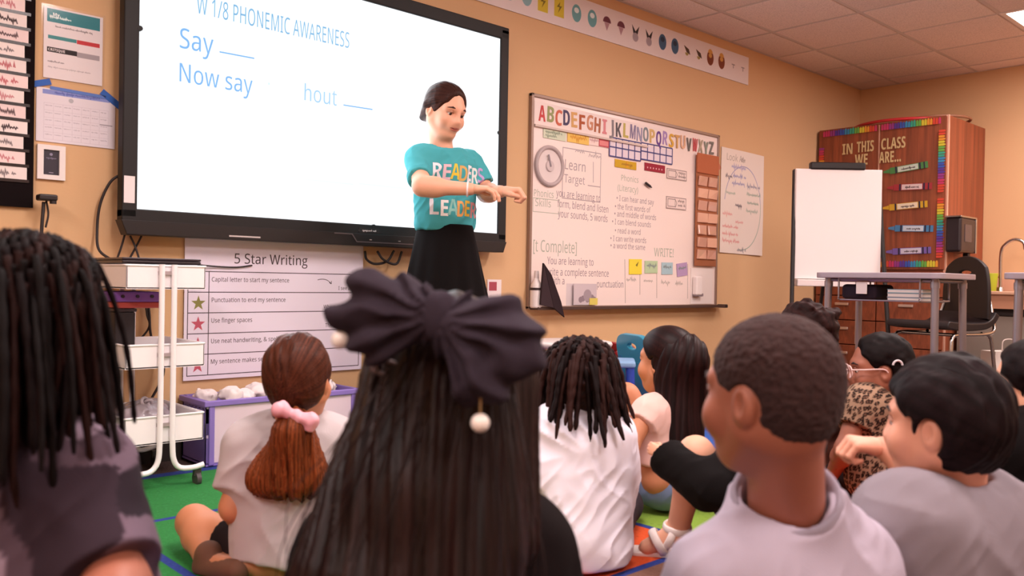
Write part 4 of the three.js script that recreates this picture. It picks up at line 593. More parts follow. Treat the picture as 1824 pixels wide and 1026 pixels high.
function headShape(adult) {
  const both = f => (x, y, z) => f(Math.abs(x), y, z), ck = adult ? .027 : .031;
  const flesh = uni(.035, cranium, ell([0, -.018, .028], [adult ? .057 : .06, .07, .06]), ell([0, adult ? -.082 : -.076, .046], [.03, .026, .04]), both(cap([.045, -.045, .0], [.018, -.085, .04], .024, .02)));
  const face = uni(adult ? .022 : .018, flesh, both(ell([.036, -.03, .058], [ck, ck, .026])), cap([0, .012, .082], [0, -.022, .098], .0075, .0105), both(ell([.011, -.028, .089], [.009, .008, .01])), both(cap([.012, .03, .08], [.045, .026, .064], .008, .007)), ell([0, -.047, .082], [.026, .016, .014]));
  const eyes = both(ell([.031, .005, .086], [.0155, .008, .012]));
  const lips = uni(.003, cap([-.02, -.0485, .0855], [.02, -.0485, .0855], .0038), cap([-.017, -.0572, .0845], [.017, -.0572, .0845], .0045), ell([0, -.053, .087], [.015, .0085, .0065]));
  const mouth = cap([-.021, -.0525, .0935], [.021, -.0525, .0935], .0022);
  const ear = both((x, y, z) => { const d = ell([.0745, -.008, -.008], [.011, .028, .018])(x, y, z); return smax(d, -ell([.0885, -.005, -.002], [.012, .018, .010])(x, y, z), .006); });
  return (x, y, z) => { let d = smax(face(x, y, z), -eyes(x, y, z), .012); d = smin(d, lips(x, y, z), .006); d = smax(d, -mouth(x, y, z), .003); return smin(d, ear(x, y, z), .008); };
}
// a hand: w wrist, d towards the fingers, b back of the hand, side 1 or -1 for the thumb, bend of the joints, size
function handShape(w, d, b, side, bend, s = 1, open = 0) {
  d = unit(d); let t = unit(cross(d, b)); b = unit(cross(t, d)); t = mul(t, side); const at = (u, v, n) => add(w, add(add(mul(d, u * s), mul(t, v * s)), mul(b, n * s)));
  const F = [cap(at(-.03, 0, 0), at(.02, 0, 0), .024 * s, .024 * s), cap(at(.03, .018, 0), at(.078, .024, .003), .017 * s, .0125 * s), cap(at(.03, .004, 0), at(.082, .007, .004), .017 * s, .0125 * s), cap(at(.03, -.01, 0), at(.079, -.011, .003), .016 * s, .012 * s), cap(at(.025, -.02, 0), at(.072, -.028, 0), .015 * s, .011 * s)];
  const palm = uni(.014 * s, ...F), fingers = []; const base = [[.082, .027, .004, .040], [.086, .0085, .005, .044], [.083, -.0105, .004, .041], [.075, -.028, 0, .033]];
  base.forEach(([u, v, n, L], k) => { let p = at(u, v, n), a = bend[0] + (bend[3] || 0) * k; const spread = (1.5 - k) * .05 * open; const seg = [L, L * .62, L * .5]; const pts = [p]; for (let j = 0; j < 3; j++) { const dir = add(add(mul(d, Math.cos(a)), mul(b, -Math.sin(a))), mul(t, spread)); p = add(p, mul(unit(dir), seg[j] * s)); pts.push(p); a += bend[j + 1 > 2 ? 2 : j + 1]; } fingers.push(uni(.003, cap(pts[0], pts[1], .0098 * s, .0088 * s), cap(pts[1], pts[2], .0088 * s, .008 * s), cap(pts[2], pts[3], .008 * s, .0066 * s))); });
  const q0 = at(.02, .02, -.004), q1 = at(.05, .042, -.014), q2 = at(.078, .046 - .016 * bend[0], -.024), q3 = at(.1, .044 - .02 * bend[0], -.03);
  const thumb = uni(.006, cap(q0, q1, .016 * s, .0115 * s), cap(q1, q2, .011 * s, .0095 * s), cap(q2, q3, .0092 * s, .0075 * s));
  const all = [...fingers.map(f => f), thumb];
  return { f: (x, y, z) => { let m = palm(x, y, z); for (const f of all) m = smin(m, f(x, y, z), .0045 * s); return m; }, box: around([w, at(.09, 0, 0), at(.17, 0, 0), at(.08, 0, -.06), at(0, .05, 0), at(0, -.05, 0)], .05 * s) };
}
const skinMat = new THREE.MeshPhysicalMaterial({ color: 0xffffff, vertexColors: true, roughness: .52, sheen: .15, bumpMap: grain, bumpScale: .0004 });
function hairMat(c, o = {}) { return new THREE.MeshPhysicalMaterial({ color: c, roughness: .6, specularIntensity: .25, vertexColors: true, ...o }); }
// hair cut close to the skull: where it grows, front line, nape, round the ears
function hairCap(H, { t = .008, front = .075, side = .02, nape = -.06, low = .0, rough = 0, f = 60, cell = .004, parting = false, streak = 0, ear = .027, lobes }) {
  const skull = fat(cranium, t);
  const grow = (x, y, z) => Math.max((z - Math.min(front, side + Math.max(0, y - low) * .75 + (front - side) * .25 * (y > low ? 1 : 0))) * .8, nape - y - Math.max(0, z) * .8);
  const earHole = (x, y, z) => ear - Math.hypot(Math.abs(x) - .076, (y + .010 + (.027 - ear)) * .9, z + .004);
  const fld = (x, y, z) => { let d = smax(smax(skull(x, y, z), grow(x, y, z), .01), earHole(x, y, z), .008); if (lobes) d = smin(d, lobes(Math.abs(x), y, z), .02); if (rough) d += rough * n3(x * f, y * f, z * f); if (streak) d += streak * (n3(x * 75 + 2 * z, y * 16, z * 28) + .5 * n3(x * 150, y * 30, z * 60)); if (parting && z > -.07 && y > .05) d += .004 * Math.exp(-((x / .004) ** 2)); return d; };
  return { fld: H.field(fld), box: [sub(H.c, [.15 * H.s, .15 * H.s, .15 * H.s]), add(H.c, [.15 * H.s, .16 * H.s, .15 * H.s])], cell };
}
const white = g => { const n = g.attributes.position.count; g.setAttribute('color', new THREE.Float32BufferAttribute(new Float32Array(n * 3).fill(1), 3)); return g; };
function person(label, base, o) {
  const turn = Math.cos(VIEW), sn = Math.sin(VIEW), B = [base[0], 0, base[2]];
  const t = thing('person', label, 'person', [B[0] * turn + B[2] * sn, 0, 3.4 - B[0] * sn + B[2] * turn], VIEW);
  const L = g => g.translate(-B[0], 0, -B[2]);
  const sk = C(o.skin), lip = C(o.lip || o.skin), k = o.k || 1, H = o.head && headFrame(o.head);
  const lipIn = lip.clone().multiplyScalar(.8), flat = (x, y, z, c) => c.copy(sk);
  const geos = [];
  if (H) {
    const hs = H.field(headShape(o.adult)), n0 = H.out([0, -.05, -.025]), n1 = o.neck, nf = cap(n0, n1, .047 * H.s * (o.neckR || 1), .052 * H.s * (o.neckR || 1));
    const hf = (x, y, z) => smin(hs(x, y, z), nf(x, y, z), .022);
    const lo = sub(H.c, [.13 * H.s, .13 * H.s, .14 * H.s]), hi = add(H.c, [.13 * H.s, .14 * H.s, .14 * H.s]); for (let i = 0; i < 3; i++) { lo[i] = Math.min(lo[i], n1[i] - (i === 1 ? .03 : .07)); hi[i] = Math.max(hi[i], n1[i] + .07); }
    geos.push(skinOf(hf, [lo, hi], o.headCell || .0042, (x, y, z, c) => { const v = H.inn([x, y, z]); c.copy(sk); const m = Math.hypot(v[0] / .022, (v[1] + .053) / .0105, (v[2] - .09) / .016); if (m < 1.15 && v[2] > .075) c.lerp(lip, m < .9 ? 1 : (1.15 - m) * 4); }));
  }
  const F = [], pts = [], cut0 = o.shirt;
  for (const a of o.arms || []) { F.push(cap(a[0], a[1], .036 * k, .031 * k), cap(a[1], a[2], .0315 * k, .022 * k), ell(mix(a[1], a[2], .25), [.034 * k, .034 * k, .034 * k])); pts.push(a[0], a[1], a[2]); }
  for (const l of o.legs || []) { F.push(cap(l[0], l[1], .06 * k, .045 * k), cap(l[1], l[2], .045 * k, .03 * k), ell(mix(l[1], l[2], .35), [.043 * k, .048 * k, .043 * k])); if (l[3]) F.push(cap(l[2], l[3], .028 * k, .024 * k), ell(add(l[2], [0, -.01 * k, 0]), [.03 * k, .026 * k, .03 * k])); pts.push(...l); }
  const torso = o.torso || []; for (const c of torso) pts.push(c[0], c[1]);
  const core = torso.map(c => cap(c[0], c[1], c[2] - .008, c[3] - .008)); if (H) core.push(cap(o.neck, mix(o.neck, torso[0] ? mix(torso[0][0], torso[0][1], .5) : o.neck, .5), .04 * k, .05 * k));
  const ground = half([0, .0092, 0], [0, -1, 0]), bodyF = cut(uni(.022 * k, ...core, ...F), ground, .004);
  if (pts.length) geos.push(skinOf(bodyF, around(pts, .09 * k), o.cell || .009, flat));
  for (const h of o.hands || []) geos.push(skinOf(h.f, h.box, .0032, flat));
  mesh('body', L(mergeGeometries(geos)), skinMat, t);
  const ridge = v => 1 - 2 * Math.abs(v), fold = (f, amp) => (x, y, z) => { const wx = n3(x * 7, y * 7, z * 7) * .05, u = x + wx, v = y + wx * .8; return f(x, y, z) + amp * (.55 * n3(u * 8, v * 5, z * 8) - .5 * (ridge(n3((u + v * .7) * 15 + 3, (v - u * .4) * 6, z * 15)) - .45) - .28 * (ridge(n3((u - v * .9) * 27, v * 12 + 5, z * 27 + 2)) - .45)); };
  const dress = (name, f, P, m, cell = .008, amp = .006, colour, margin = .11) => mesh(name, L(skinOf(cut(fold(f, amp), ground, .003), around(P, margin * Math.max(1, k)), cell, colour)), m, t);
  if (o.shirt) {
    const s = o.shirt, parts = torso.map(c => cap(c[0], c[1], c[2] + (s.loose || .006), c[3] + (s.loose || .006))), P = torso.flatMap(c => [c[0], c[1]]); let f = uni(.05 * k, ...parts);
    if (s.hem) f = cut(f, half([0, s.hem, 0], [0, -1, 0]), .01);
    for (const a of o.arms || []) {
      const u = Math.min(1, s.sleeve), d = sub(a[1], a[0]), r = .036 * k + (s.wide || .012), g = [];
      g.push(s.sleeve >= 1 ? cap(a[0], a[1], r, r) : cut(cap(a[0], add(a[0], mul(d, u + .3)), r * .96, r * 1.12), half(add(a[0], mul(d, u)), d), .006)); P.push(a[0], mix(a[0], a[1], u));
      if (s.sleeve > 1) { const e = sub(a[2], a[1]), v = s.sleeve - 1; g.push(cut(cap(a[1], add(a[1], mul(e, v + .2)), r, r * .86), half(add(a[1], mul(e, v)), e), .006)); P.push(mix(a[1], a[2], v)); }
      const sl = uni(.02, ...g), f0 = f; f = (x, y, z) => smin(f0(x, y, z), sl(x, y, z), .04 * k);
    }
    let nr = 0, ct, nd; if (H) {
      const up = sub(H.out([0, -.05, -.025]), o.neck); nd = unit(up); nr = .051 * H.s * (o.neckR || 1) * (s.neck || 1); ct = add(o.neck, mul(up, s.collarAt ?? .12));
      const rise = cut(cap(add(o.neck, mul(nd, -.07 * k)), add(ct, mul(nd, .05)), .098 * k, nr + .008), half(ct, nd), .006), nh = cap(add(o.neck, mul(nd, -.02)), H.out([0, 0, -.02]), nr + .004), f0 = f; f = (x, y, z) => smax(smin(f0(x, y, z), rise(x, y, z), .035), -nh(x, y, z), .006); }
    dress('shirt', f, P, s.m, s.cell || .008, s.amp ?? .005, s.colour, s.margin);
    if (s.collar) { const g = new THREE.TorusGeometry(nr + .006 + (s.polo || 0), s.collar * .75, 12, 48).scale(1, 1, s.polo ? 3 : 1.6); g.applyQuaternion(new THREE.Quaternion().setFromUnitVectors(new THREE.Vector3(0, 0, 1), V(nd))); mesh('collar', L(g.translate(...add(ct, mul(nd, s.polo ? -.012 : -.004)))), s.cm || s.m, t); }
  }
  if (o.pants) { const s = o.pants, P = [], g = []; for (const l of o.legs) { const d = sub(l[1], l[0]), u = Math.min(1, s.len); g.push(s.len >= 1 ? cap(l[0], l[1], .066 * k, .054 * k) : cut(cap(l[0], add(l[0], mul(d, u + .25)), .068 * k, .066 * k), half(add(l[0], mul(d, u)), d), .006)); P.push(l[0], mix(l[0], l[1], u)); if (s.len > 1) { const e = sub(l[2], l[1]), v = s.len - 1; g.push(cut(cap(l[1], add(l[1], mul(e, v + .2)), .054 * k, .046 * k), half(add(l[1], mul(e, v)), e), .006)); P.push(mix(l[1], l[2], v)); } } g.push(cap(o.legs[0][0], o.legs[o.legs.length - 1][0], .075 * k)); dress('pants', uni(.03, ...g), P, s.m, .008, .004, s.colour); }
  if (o.shoes) for (const l of o.legs) if (l[3]) { const d = unit(sub(l[3], l[2])), heel = add(l[2], mul(d, -.012)); const f = uni(.015, cap(add(heel, [0, -.012, 0]), add(l[3], [0, -.004, 0]), .033 * k, .029 * k), cap(l[2], add(l[2], [0, .02, 0]), .036 * k)); mesh('shoe', L(skinOf(cut(f, ground, .004), around([heel, l[3], l[2]], .06), .006)), o.shoes, t); }
  if (o.eyes) { const em = mat(0xe6dcd8, .25), ir = mat(o.eyes, .2); for (const s of [-1, 1]) { const e = mesh('eye', new THREE.SphereGeometry(.0115 * H.s, 20, 14), em, t); e.position.set(...sub(H.out([s * .031, .0045, .0695]), B)); const g = new THREE.SphereGeometry(.0066 * H.s, 16, 10).scale(1, 1, .45); g.applyMatrix4(new THREE.Matrix4().makeRotationFromEuler(new THREE.Euler(R((o.head.pitch || 0) + 12), R(o.head.yaw), 0, 'YXZ'))); const i = mesh('iris', g, ir, e); i.position.set(...mul(H.q.fw([0, -.0022, .0098]), H.s)); } }
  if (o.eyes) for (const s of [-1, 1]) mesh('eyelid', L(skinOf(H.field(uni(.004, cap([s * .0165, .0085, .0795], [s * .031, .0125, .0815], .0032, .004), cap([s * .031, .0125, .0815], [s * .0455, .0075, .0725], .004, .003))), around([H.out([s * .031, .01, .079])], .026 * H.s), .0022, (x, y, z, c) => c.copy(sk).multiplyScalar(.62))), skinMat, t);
  if (o.brow) for (const s of [-1, 1]) mesh('eyebrow', L(skinOf(H.field(uni(.004, cap([s * .014, .0265, .0885], [s * .032, .031, .0855], .003, .003), cap([s * .032, .031, .0855], [s * .051, .0255, .0735], .003, .0018))), around([H.out([s * .03, .03, .08])], .03 * H.s), .0022)), mat(o.brow, .8), t);
  return { t, H, L, B, dress, torso };
}
const strandTone = (x, y, z, c, a) => { const v = .82 + .5 * n3(a * 30, y * 5, 3) + .34 * n3(a * 75, y * 8, 8); c.setRGB(Math.max(.35, v * 1.04), Math.max(.32, v), Math.max(.32, v * .98)); };
const addCap = (p, o, m, name = 'hair') => { const h = hairCap(p.H, o); return mesh(name, p.L(skinOf(h.fld, h.box, h.cell, (x, y, z, c) => { if (o.plain) { const v = 1 + .25 * n3(x * 160, y * 160, z * 160); return c.setRGB(v, v, v); } const q = p.H.inn([x, y, z]), e = o.comb || [0, -.06, -.11], n = unit(sub(e, [0, .05, .10])), v = sub(q, [0, .02, -.01]), w = n[0] * v[0] + n[1] * v[1] + n[2] * v[2], u2 = cross(n, [1, 0, 0]); strandTone(0, w * 1.2, 0, c, Math.atan2(v[0], v[0] * u2[0] + v[1] * u2[1] + v[2] * u2[2])); })), m, p.t); };
// locs hanging from the scalp: each one a rope of its own
function locs(p, hair, n, length, thick, m, o = {}) {
  const H = p.H, b = o.bare || .045;
  for (let i = 0; i < n; i++) {
    const u = (i + .5) / n, ph = i * 2.399963, lat = 1 - u * 1.15, r = Math.sqrt(Math.max(0, 1 - lat * lat)), d = [r * Math.cos(ph), lat, r * Math.sin(ph)];
    const v = [d[0] * .08, .04 + d[1] * .086, -.012 + d[2] * .098]; if (v[2] > b && v[1] < .09) continue;
    const w = H.out(v), out = H.q.fw([d[0], 0, d[2]]), l = length * rr(.82, 1.1) * H.s, wl = o.wild || .012, a = rr(-wl, wl), e = rr(-wl, wl);
    const hang = Math.max(.1, l - Math.hypot(d[0], d[2]) * .0), push = o.push || .014, edge = .088 * H.s, rad = Math.hypot(d[0], d[2]), gap = Math.max(0, (1 - rad)) * .075 * H.s;
    const P = [w, add(add(w, mul(out, gap * .6 + .006)), [0, .006 - gap * .25, 0]), add(add(w, mul(out, gap + push)), [a, -hang * .3, e]), add(add(w, mul(out, gap + push * 1.3)), [a * 1.6, -hang * .62, e * 1.5]), add(add(w, mul(out, gap + push * (o.flare || 1.2))), [a * 2.2 + rr(-.008, .008), -hang, e * 2])];
    const tk = thick * rr(.85, 1.2), s = rnd() * 9; mesh('loc', p.L(white(rope(P, q => tk * (1 - .25 * q) * (1 + .16 * Math.sin(q * 46 + s)) * (q > .97 ? .55 : 1), 26, 7))), m[i % m.length], hair);
  }
}
// long straight hair: sheets of strands over a smooth inner mass
function mane(p, name, chain, m, o = {}) {
  const f = uni(o.k || .04, ...chain.map(c => c.length === 2 ? ell(...c) : cap(...c))), P = chain.flatMap(c => c.length === 2 ? [add(c[0], c[1]), sub(c[0], c[1])] : [add(c[0], [c[2], c[2], c[2]]), sub(c[0], [c[2], c[2], c[2]]), add(c[1], [c[3], c[3], c[3]]), sub(c[1], [c[3], c[3], c[3]])]);
  const cx = o.axis || chain[0][0], fr = o.freq || 26, am = o.amp || .004, inner = o.inner;
  const g = (x, y, z) => { const a = Math.atan2(z - cx[2], x - cx[0]) + .22 * n3(y * 5, x * 4, 3); let d = f(x, y, z) + am * (n3(a * fr * .5, y * 3, 1) + .6 * n3(a * fr * 1.3, y * 4, 7)); if (o.end !== undefined) d = smax(d, o.end + .02 * n3(a * fr, 0, 2) - y, .008); if (inner) d = smax(d, inner(x, y, z), .01); return d; };
  return mesh(name, p.L(skinOf(g, around(P, .012), o.cell || .005, (x, y, z, c) => strandTone(x, y * .5, z, c, Math.atan2(z - cx[2], x - cx[0]) * (o.tone || 1.6) + .1 * n3(y * 6, x * 5, 1)))), m, p.t);
}
function strands(p, hair, list, m, r = .0016) { mesh('strands', p.L(white(merge(list.map(P => rope(P, q => r * (1 - .7 * q), 14, 4))))), m, hair); }
const SK = { pale: 0xe6a98c, tan: 0xc98460, brown: 0xa0604a, deep: 0x6e3a2a, rose: 0xdb9a80 };
const dark = hairMat(0x110607), darkBrown = hairMat(0x3a1f18, { roughness: .45 }), brownHair = hairMat(0x4e281a, { roughness: .5 });
const torsoOf = (sl, sr, hl, hr, r = 1) => { const c = mix(sl, sr, .5), h = mix(hl, hr, .5); return [[mix(sl, c, .22), mix(sr, c, .22), .05 * r, .05 * r], [mix(sl, c, .42), hl, .078 * r, .082 * r], [mix(sr, c, .42), hr, .078 * r, .082 * r], [add(c, [0, -.03, 0]), h, .085 * r, .09 * r]]; };

// ---- the teacher
{
  const sr = [-.43, 1.267, -3.76], sl = [-.191, 1.275, -3.93], hr = [-.356, .995, -3.81], hl = [-.253, .996, -3.88], face = 35;
  const wr = [-.18, 1.119, -3.56], wl = [-.054, 1.128, -3.72], wc = [-.306, .988, -3.845];
  const o = {
    skin: SK.pale, lip: 0xc26e60, adult: true, k: 1.22, neckR: .98, headCell: .0034, eyes: 0x3a2a22, brow: 0x3a2018,
    head: { c: [-.313, 1.487, -3.8], yaw: 44, pitch: 20, roll: -3, s: 1.06 }, neck: [-.328, 1.326, -3.83],
    torso: [[mix(sr, sl, .14), mix(sr, sl, .86), .05, .05], [add(mix(sr, sl, .32), [0, -.04, 0]), hr, .082, .076], [add(mix(sr, sl, .68), [0, -.04, 0]), hl, .082, .076], [add(mix(sr, sl, .5), [0, -.06, 0]), mix(hr, hl, .5), .086, .08]],
    arms: [[sr, [-.382, 1.127, -3.56], wr], [sl, [-.126, 1.138, -3.9], wl]],
    legs: [[add(wc, [-.045, -.12, 0]), [wc[0] - .08, .48, wc[2] + .02], [wc[0] - .08, .09, wc[2]], [wc[0] - .05, .045, wc[2] + .14]], [add(wc, [.045, -.12, 0]), [wc[0] + .08, .48, wc[2] + .02], [wc[0] + .08, .09, wc[2]], [wc[0] + .14, .045, wc[2] + .13]]],
    hands: [handShape(wr, [1, .05, -.22], [.1, 1, .1], -1, [.4, .5, .4, .06], .86), handShape(wl, [1, .06, .12], [.05, 1, .2], 1, [1.05, 1.35, .9], .95)],
    shirt: { m: cloth(0x48a0a8), sleeve: .72, wide: .009, loose: .01, hem: .955, amp: .010, cell: .007, neck: 1.25, collar: .005, collarAt: -.2 }, shoes: mat(0x241618, .5),
  };
  const p = person('woman teacher in a teal lettered shirt and long black skirt standing by the big screen', wc, o);
  // the print of the shirt lies in the plane of the chest
  const print = canvas(880, 880, (x, W, H) => {
    x.fillStyle = '#48a0a8'; x.fillRect(0, 0, W, H);
    const row = (s, y, cols, size) => [...s].forEach((ch, i) => write(x, ch, 238 + i * 80, y + (i % 2 ? 6 : -4), size, cols[i], { al: 'center', w: 'bold', sx: .8, stroke: '#3c7f86', lw: 3 }));
    row('READERS', 330, ['#f3e6ee', '#e7c3d0', '#e0c64a', '#cfa86a', '#f0e4ea', '#d9dfe0', '#b59ac8'], 190);
    write(x, 'are', 420, 490, 90, '#f0e4ea', { al: 'center', w: 'bold' });
    row('LEADERS', 640, ['#e9dde4', '#f3eef0', '#8fc6c0', '#e0a86a', '#e0b64a', '#c98a8a', '#d9a0b0'], 195);
  });
  const sh = p.t.children.find(c => c.name === 'shirt'), G0 = sh.geometry, PP = G0.attributes.position, NN = G0.attributes.normal, UU = G0.attributes.uv, mid = sub(mix(sr, sl, .5), p.B), u = [Math.cos(R(face)), 0, -Math.sin(R(face))], fr = [Math.sin(R(face)), 0, Math.cos(R(face))];
  for (let i = 0; i < PP.count; i++) { const q = [PP.getX(i) - mid[0], PP.getY(i), PP.getZ(i) - mid[2]], f = NN.getX(i) * fr[0] + NN.getZ(i) * fr[2]; const d = q[0] * u[0] + q[2] * u[2]; UU.setXY(i, f > .05 && Math.abs(d) < .2 ? (d + .22) / .44 : .01, clamp((PP.getY(i) - .935) / .44, .01, .99)); }
  sh.material = new THREE.MeshPhysicalMaterial({ map: print, roughness: .95, specularIntensity: .3 });
  const cm = mat(0x3f949c, .9); p.t.children.find(c => c.name === 'collar').material = cm;
  const rs = y => y > .6 ? .205 + (.968 - .205 * 0 - y - .368 * 0) * 0 + (.128 - .205) * clamp((y - .606) / .362, 0, 1) : .205 + (.606 - y) * .13;
  const sk = (x, y, z) => { const a = Math.atan2(z - wc[2], x - wc[0]), r = Math.hypot((x - wc[0] - .012 * (1 - y)) , (z - wc[2]) * 1.12); let d = (r - rs(y) + .006 * Math.sin(a * 13) * clamp((.95 - y) * 3, 0, 1)) * .92; return smax(smax(d, y - .985, .008), .06 - y, .008); };
  mesh('skirt', p.L(skinOf(sk, [[wc[0] - .32, .03, wc[2] - .3], [wc[0] + .34, 1.02, wc[2] + .3]], .009)), cloth(0x0a0506), p.t);
  const h = addCap(p, { t: .0085, front: .064, side: .012, nape: -.066, low: -.01, cell: .0034, streak: .0014, ear: .019, lobes: uni(.015, cap([.066, .035, .01], [.072, .006, -.03], .012, .016), cap([.072, .006, -.03], [.05, -.05, -.07], .016, .014)) }, darkBrown);
  mesh('hair_bun', p.L(skinOf((x, y, z) => uni(.02, ell(p.H.out([0, -.022, -.108]), [.034, .036, .03]), cap(p.H.out([.01, -.03, -.1]), p.H.out([.03, -.10, -.075]), .013, .006))(x, y, z) + .003 * n3(x * 90, y * 40, z * 90), around([p.H.out([0, -.03, -.1]), p.H.out([.03, -.1, -.075])], .05), .004, (x, y, z, c) => c.setRGB(1, 1, 1))), darkBrown, p.t);
  const wb = new THREE.TorusGeometry(.03, .004, 8, 30); wb.applyQuaternion(new THREE.Quaternion().setFromUnitVectors(new THREE.Vector3(0, 0, 1), V(unit(sub(wr, [-.382, 1.127, -3.56]))))); const wp = mix(wr, [-.382, 1.127, -3.56], .06); mesh('bracelet', p.L(wb.translate(...wp)), mat(0xf0dfe0, .4), p.t);
}
// ---- child with locs in the camouflage shirt, nearest at the left
{
  const sl = [-.808, .458, -1.16], sr = [-.559, .472, -1.12], hl = [-.72, .2, -1.12], hr = [-.52, .2, -1.1];
  const hipR = add(hr, [.02, -.02, 0]), hipL = add(hl, [-.02, -.02, 0]);
  const camo = [0x6c5a68, 0x33262f, 0x54434e, 0x948090, 0x281e26].map(C);
  const o = { skin: SK.brown, k: 1.1, head: { c: [-.635, .674, -1.12], yaw: 168, pitch: 4, s: .95 }, neck: [-.651, .552, -1.14], torso: torsoOf(sl, sr, hl, hr, 1.12),
    arms: [[sr, [-.477, .357, -1.04], [-.442, .341, -.94]], [sl, add(sl, [-.08, -.19, -.03]), add(sl, [-.02, -.28, -.16])]], legs: [[hipL, [-.80, .07, -1.42], [-.72, .06, -1.13], [-.7, .04, -1.03]], [hipR, [-.46, .07, -1.40], [-.54, .06, -1.11], [-.53, .04, -1.01]]],
    shirt: { m: cloth(0xffffff, { vertexColors: true }), sleeve: .84, wide: .018, loose: .01, hem: .17, cell: .0065, amp: .007, collar: .007, cm: cloth(0x3a2c34), colour: (x, y, z, c) => { const a = n3(x * 11 + 4, y * 13, z * 11), b = n3(x * 10 + 40, y * 11 + 9, z * 10); c.copy(a > .22 ? camo[3] : a < -.25 ? camo[1] : b > .2 ? camo[2] : b < -.35 ? camo[4] : camo[0]); } }, pants: { m: cloth(0x2a2024), len: 1.9 }, shoes: mat(0x2a2022, .7) };
  const p = person('child with long dark locs in a grey camouflage shirt, nearest at the left picture edge', [-.62, 0, -1.1], o);
  const h = addCap(p, { t: .012, front: .08, side: .04, nape: -.075, rough: .006, f: 70, cell: .005 }, dark);
  locs(p, h, 280, .25, .0052, [dark, hairMat(0x240f0c), hairMat(0x0c0505)], { push: .012, flare: 1.6, wild: .02 });
}
// ---- girl with the ponytail
{
  const sl = [-.643, .313, -2.08], sr = [-.429, .305, -2.16], hl = [-.582, .064, -2.08], hr = [-.456, .06, -2.1];
  const o = { skin: SK.tan, k: .98, head: { c: [-.521, .485, -2.1], yaw: 174, pitch: 4, roll: -4, s: .93 }, neck: [-.539, .36, -2.12], torso: torsoOf(sl, sr, hl, hr, .98),
    arms: [[sl, [-.662, .181, -2.05], [-.648, .072, -2.22]], [sr, [-.368, .179, -2.1], [-.452, .064, -2.25]]],
    legs: [[[-.601, .043, -2.1], [-.841, .078, -2.28], [-.737, .03, -2.1], [-.638, .046, -2.02]], [[-.453, .032, -2.12], [-.356, .045, -2.4], [-.556, -.079, -2.45], [-.629, -.076, -2.42]]],
    hands: [handShape([-.648, .072, -2.22], [.8, -.2, -.6], [0, 1, 0], 1, [.3, .4, .3], .62)],
    shirt: { m: cloth(0xbdb2b4), sleeve: .72, wide: .022, loose: .014, hem: .055, cell: .007, amp: .008, collar: .006 }, pants: { m: cloth(0x241a1c), len: .48 }, shoes: mat(0x6a4634, .8) };
  const p = person('girl with a brown ponytail and pink bow, pale grey shirt, seated by the crate', [-.522, .038, -2.1], o);
  const h = addCap(p, { t: .013, front: .085, side: .045, nape: -.108, low: -.03, cell: .0035, parting: true, streak: .003, ear: 0 }, brownHair);
  const T = [[-.502, .412, -2], [-.505, .378, -1.985], [-.525, .253, -2]], pony = hairMat(0x7a3e20, { roughness: .42 });
  mane(p, 'ponytail', [[T[0], T[1], .018, .03], [T[1], [-.562, .268, -2], .03, .05], [T[1], [-.496, .263, -2], .03, .055], [T[1], [-.463, .283, -2], .03, .035]], pony, { amp: .006, freq: 30, end: T[2][1] - .03, cell: .004, axis: add(T[1], [0, 0, -.05]) });
  const k = [-.494, .421, -1.965], pink = mat(0xeaa8b4, .6);
  const bow = uni(.008, ell(k, [.012, .012, .014]), cap(k, add(k, [-.034, .012, .004]), .010, .021), cap(k, add(k, [.036, -.014, .004]), .010, .021), cap(k, add(k, [.012, -.03, 0]), .006, .012));
  mesh('hair_bow', p.L(skinOf((x, y, z) => bow(x, y, z) + .004 * n3(x * 90, y * 60, z * 60), around([k], .075), .0035)), pink, p.t);
}
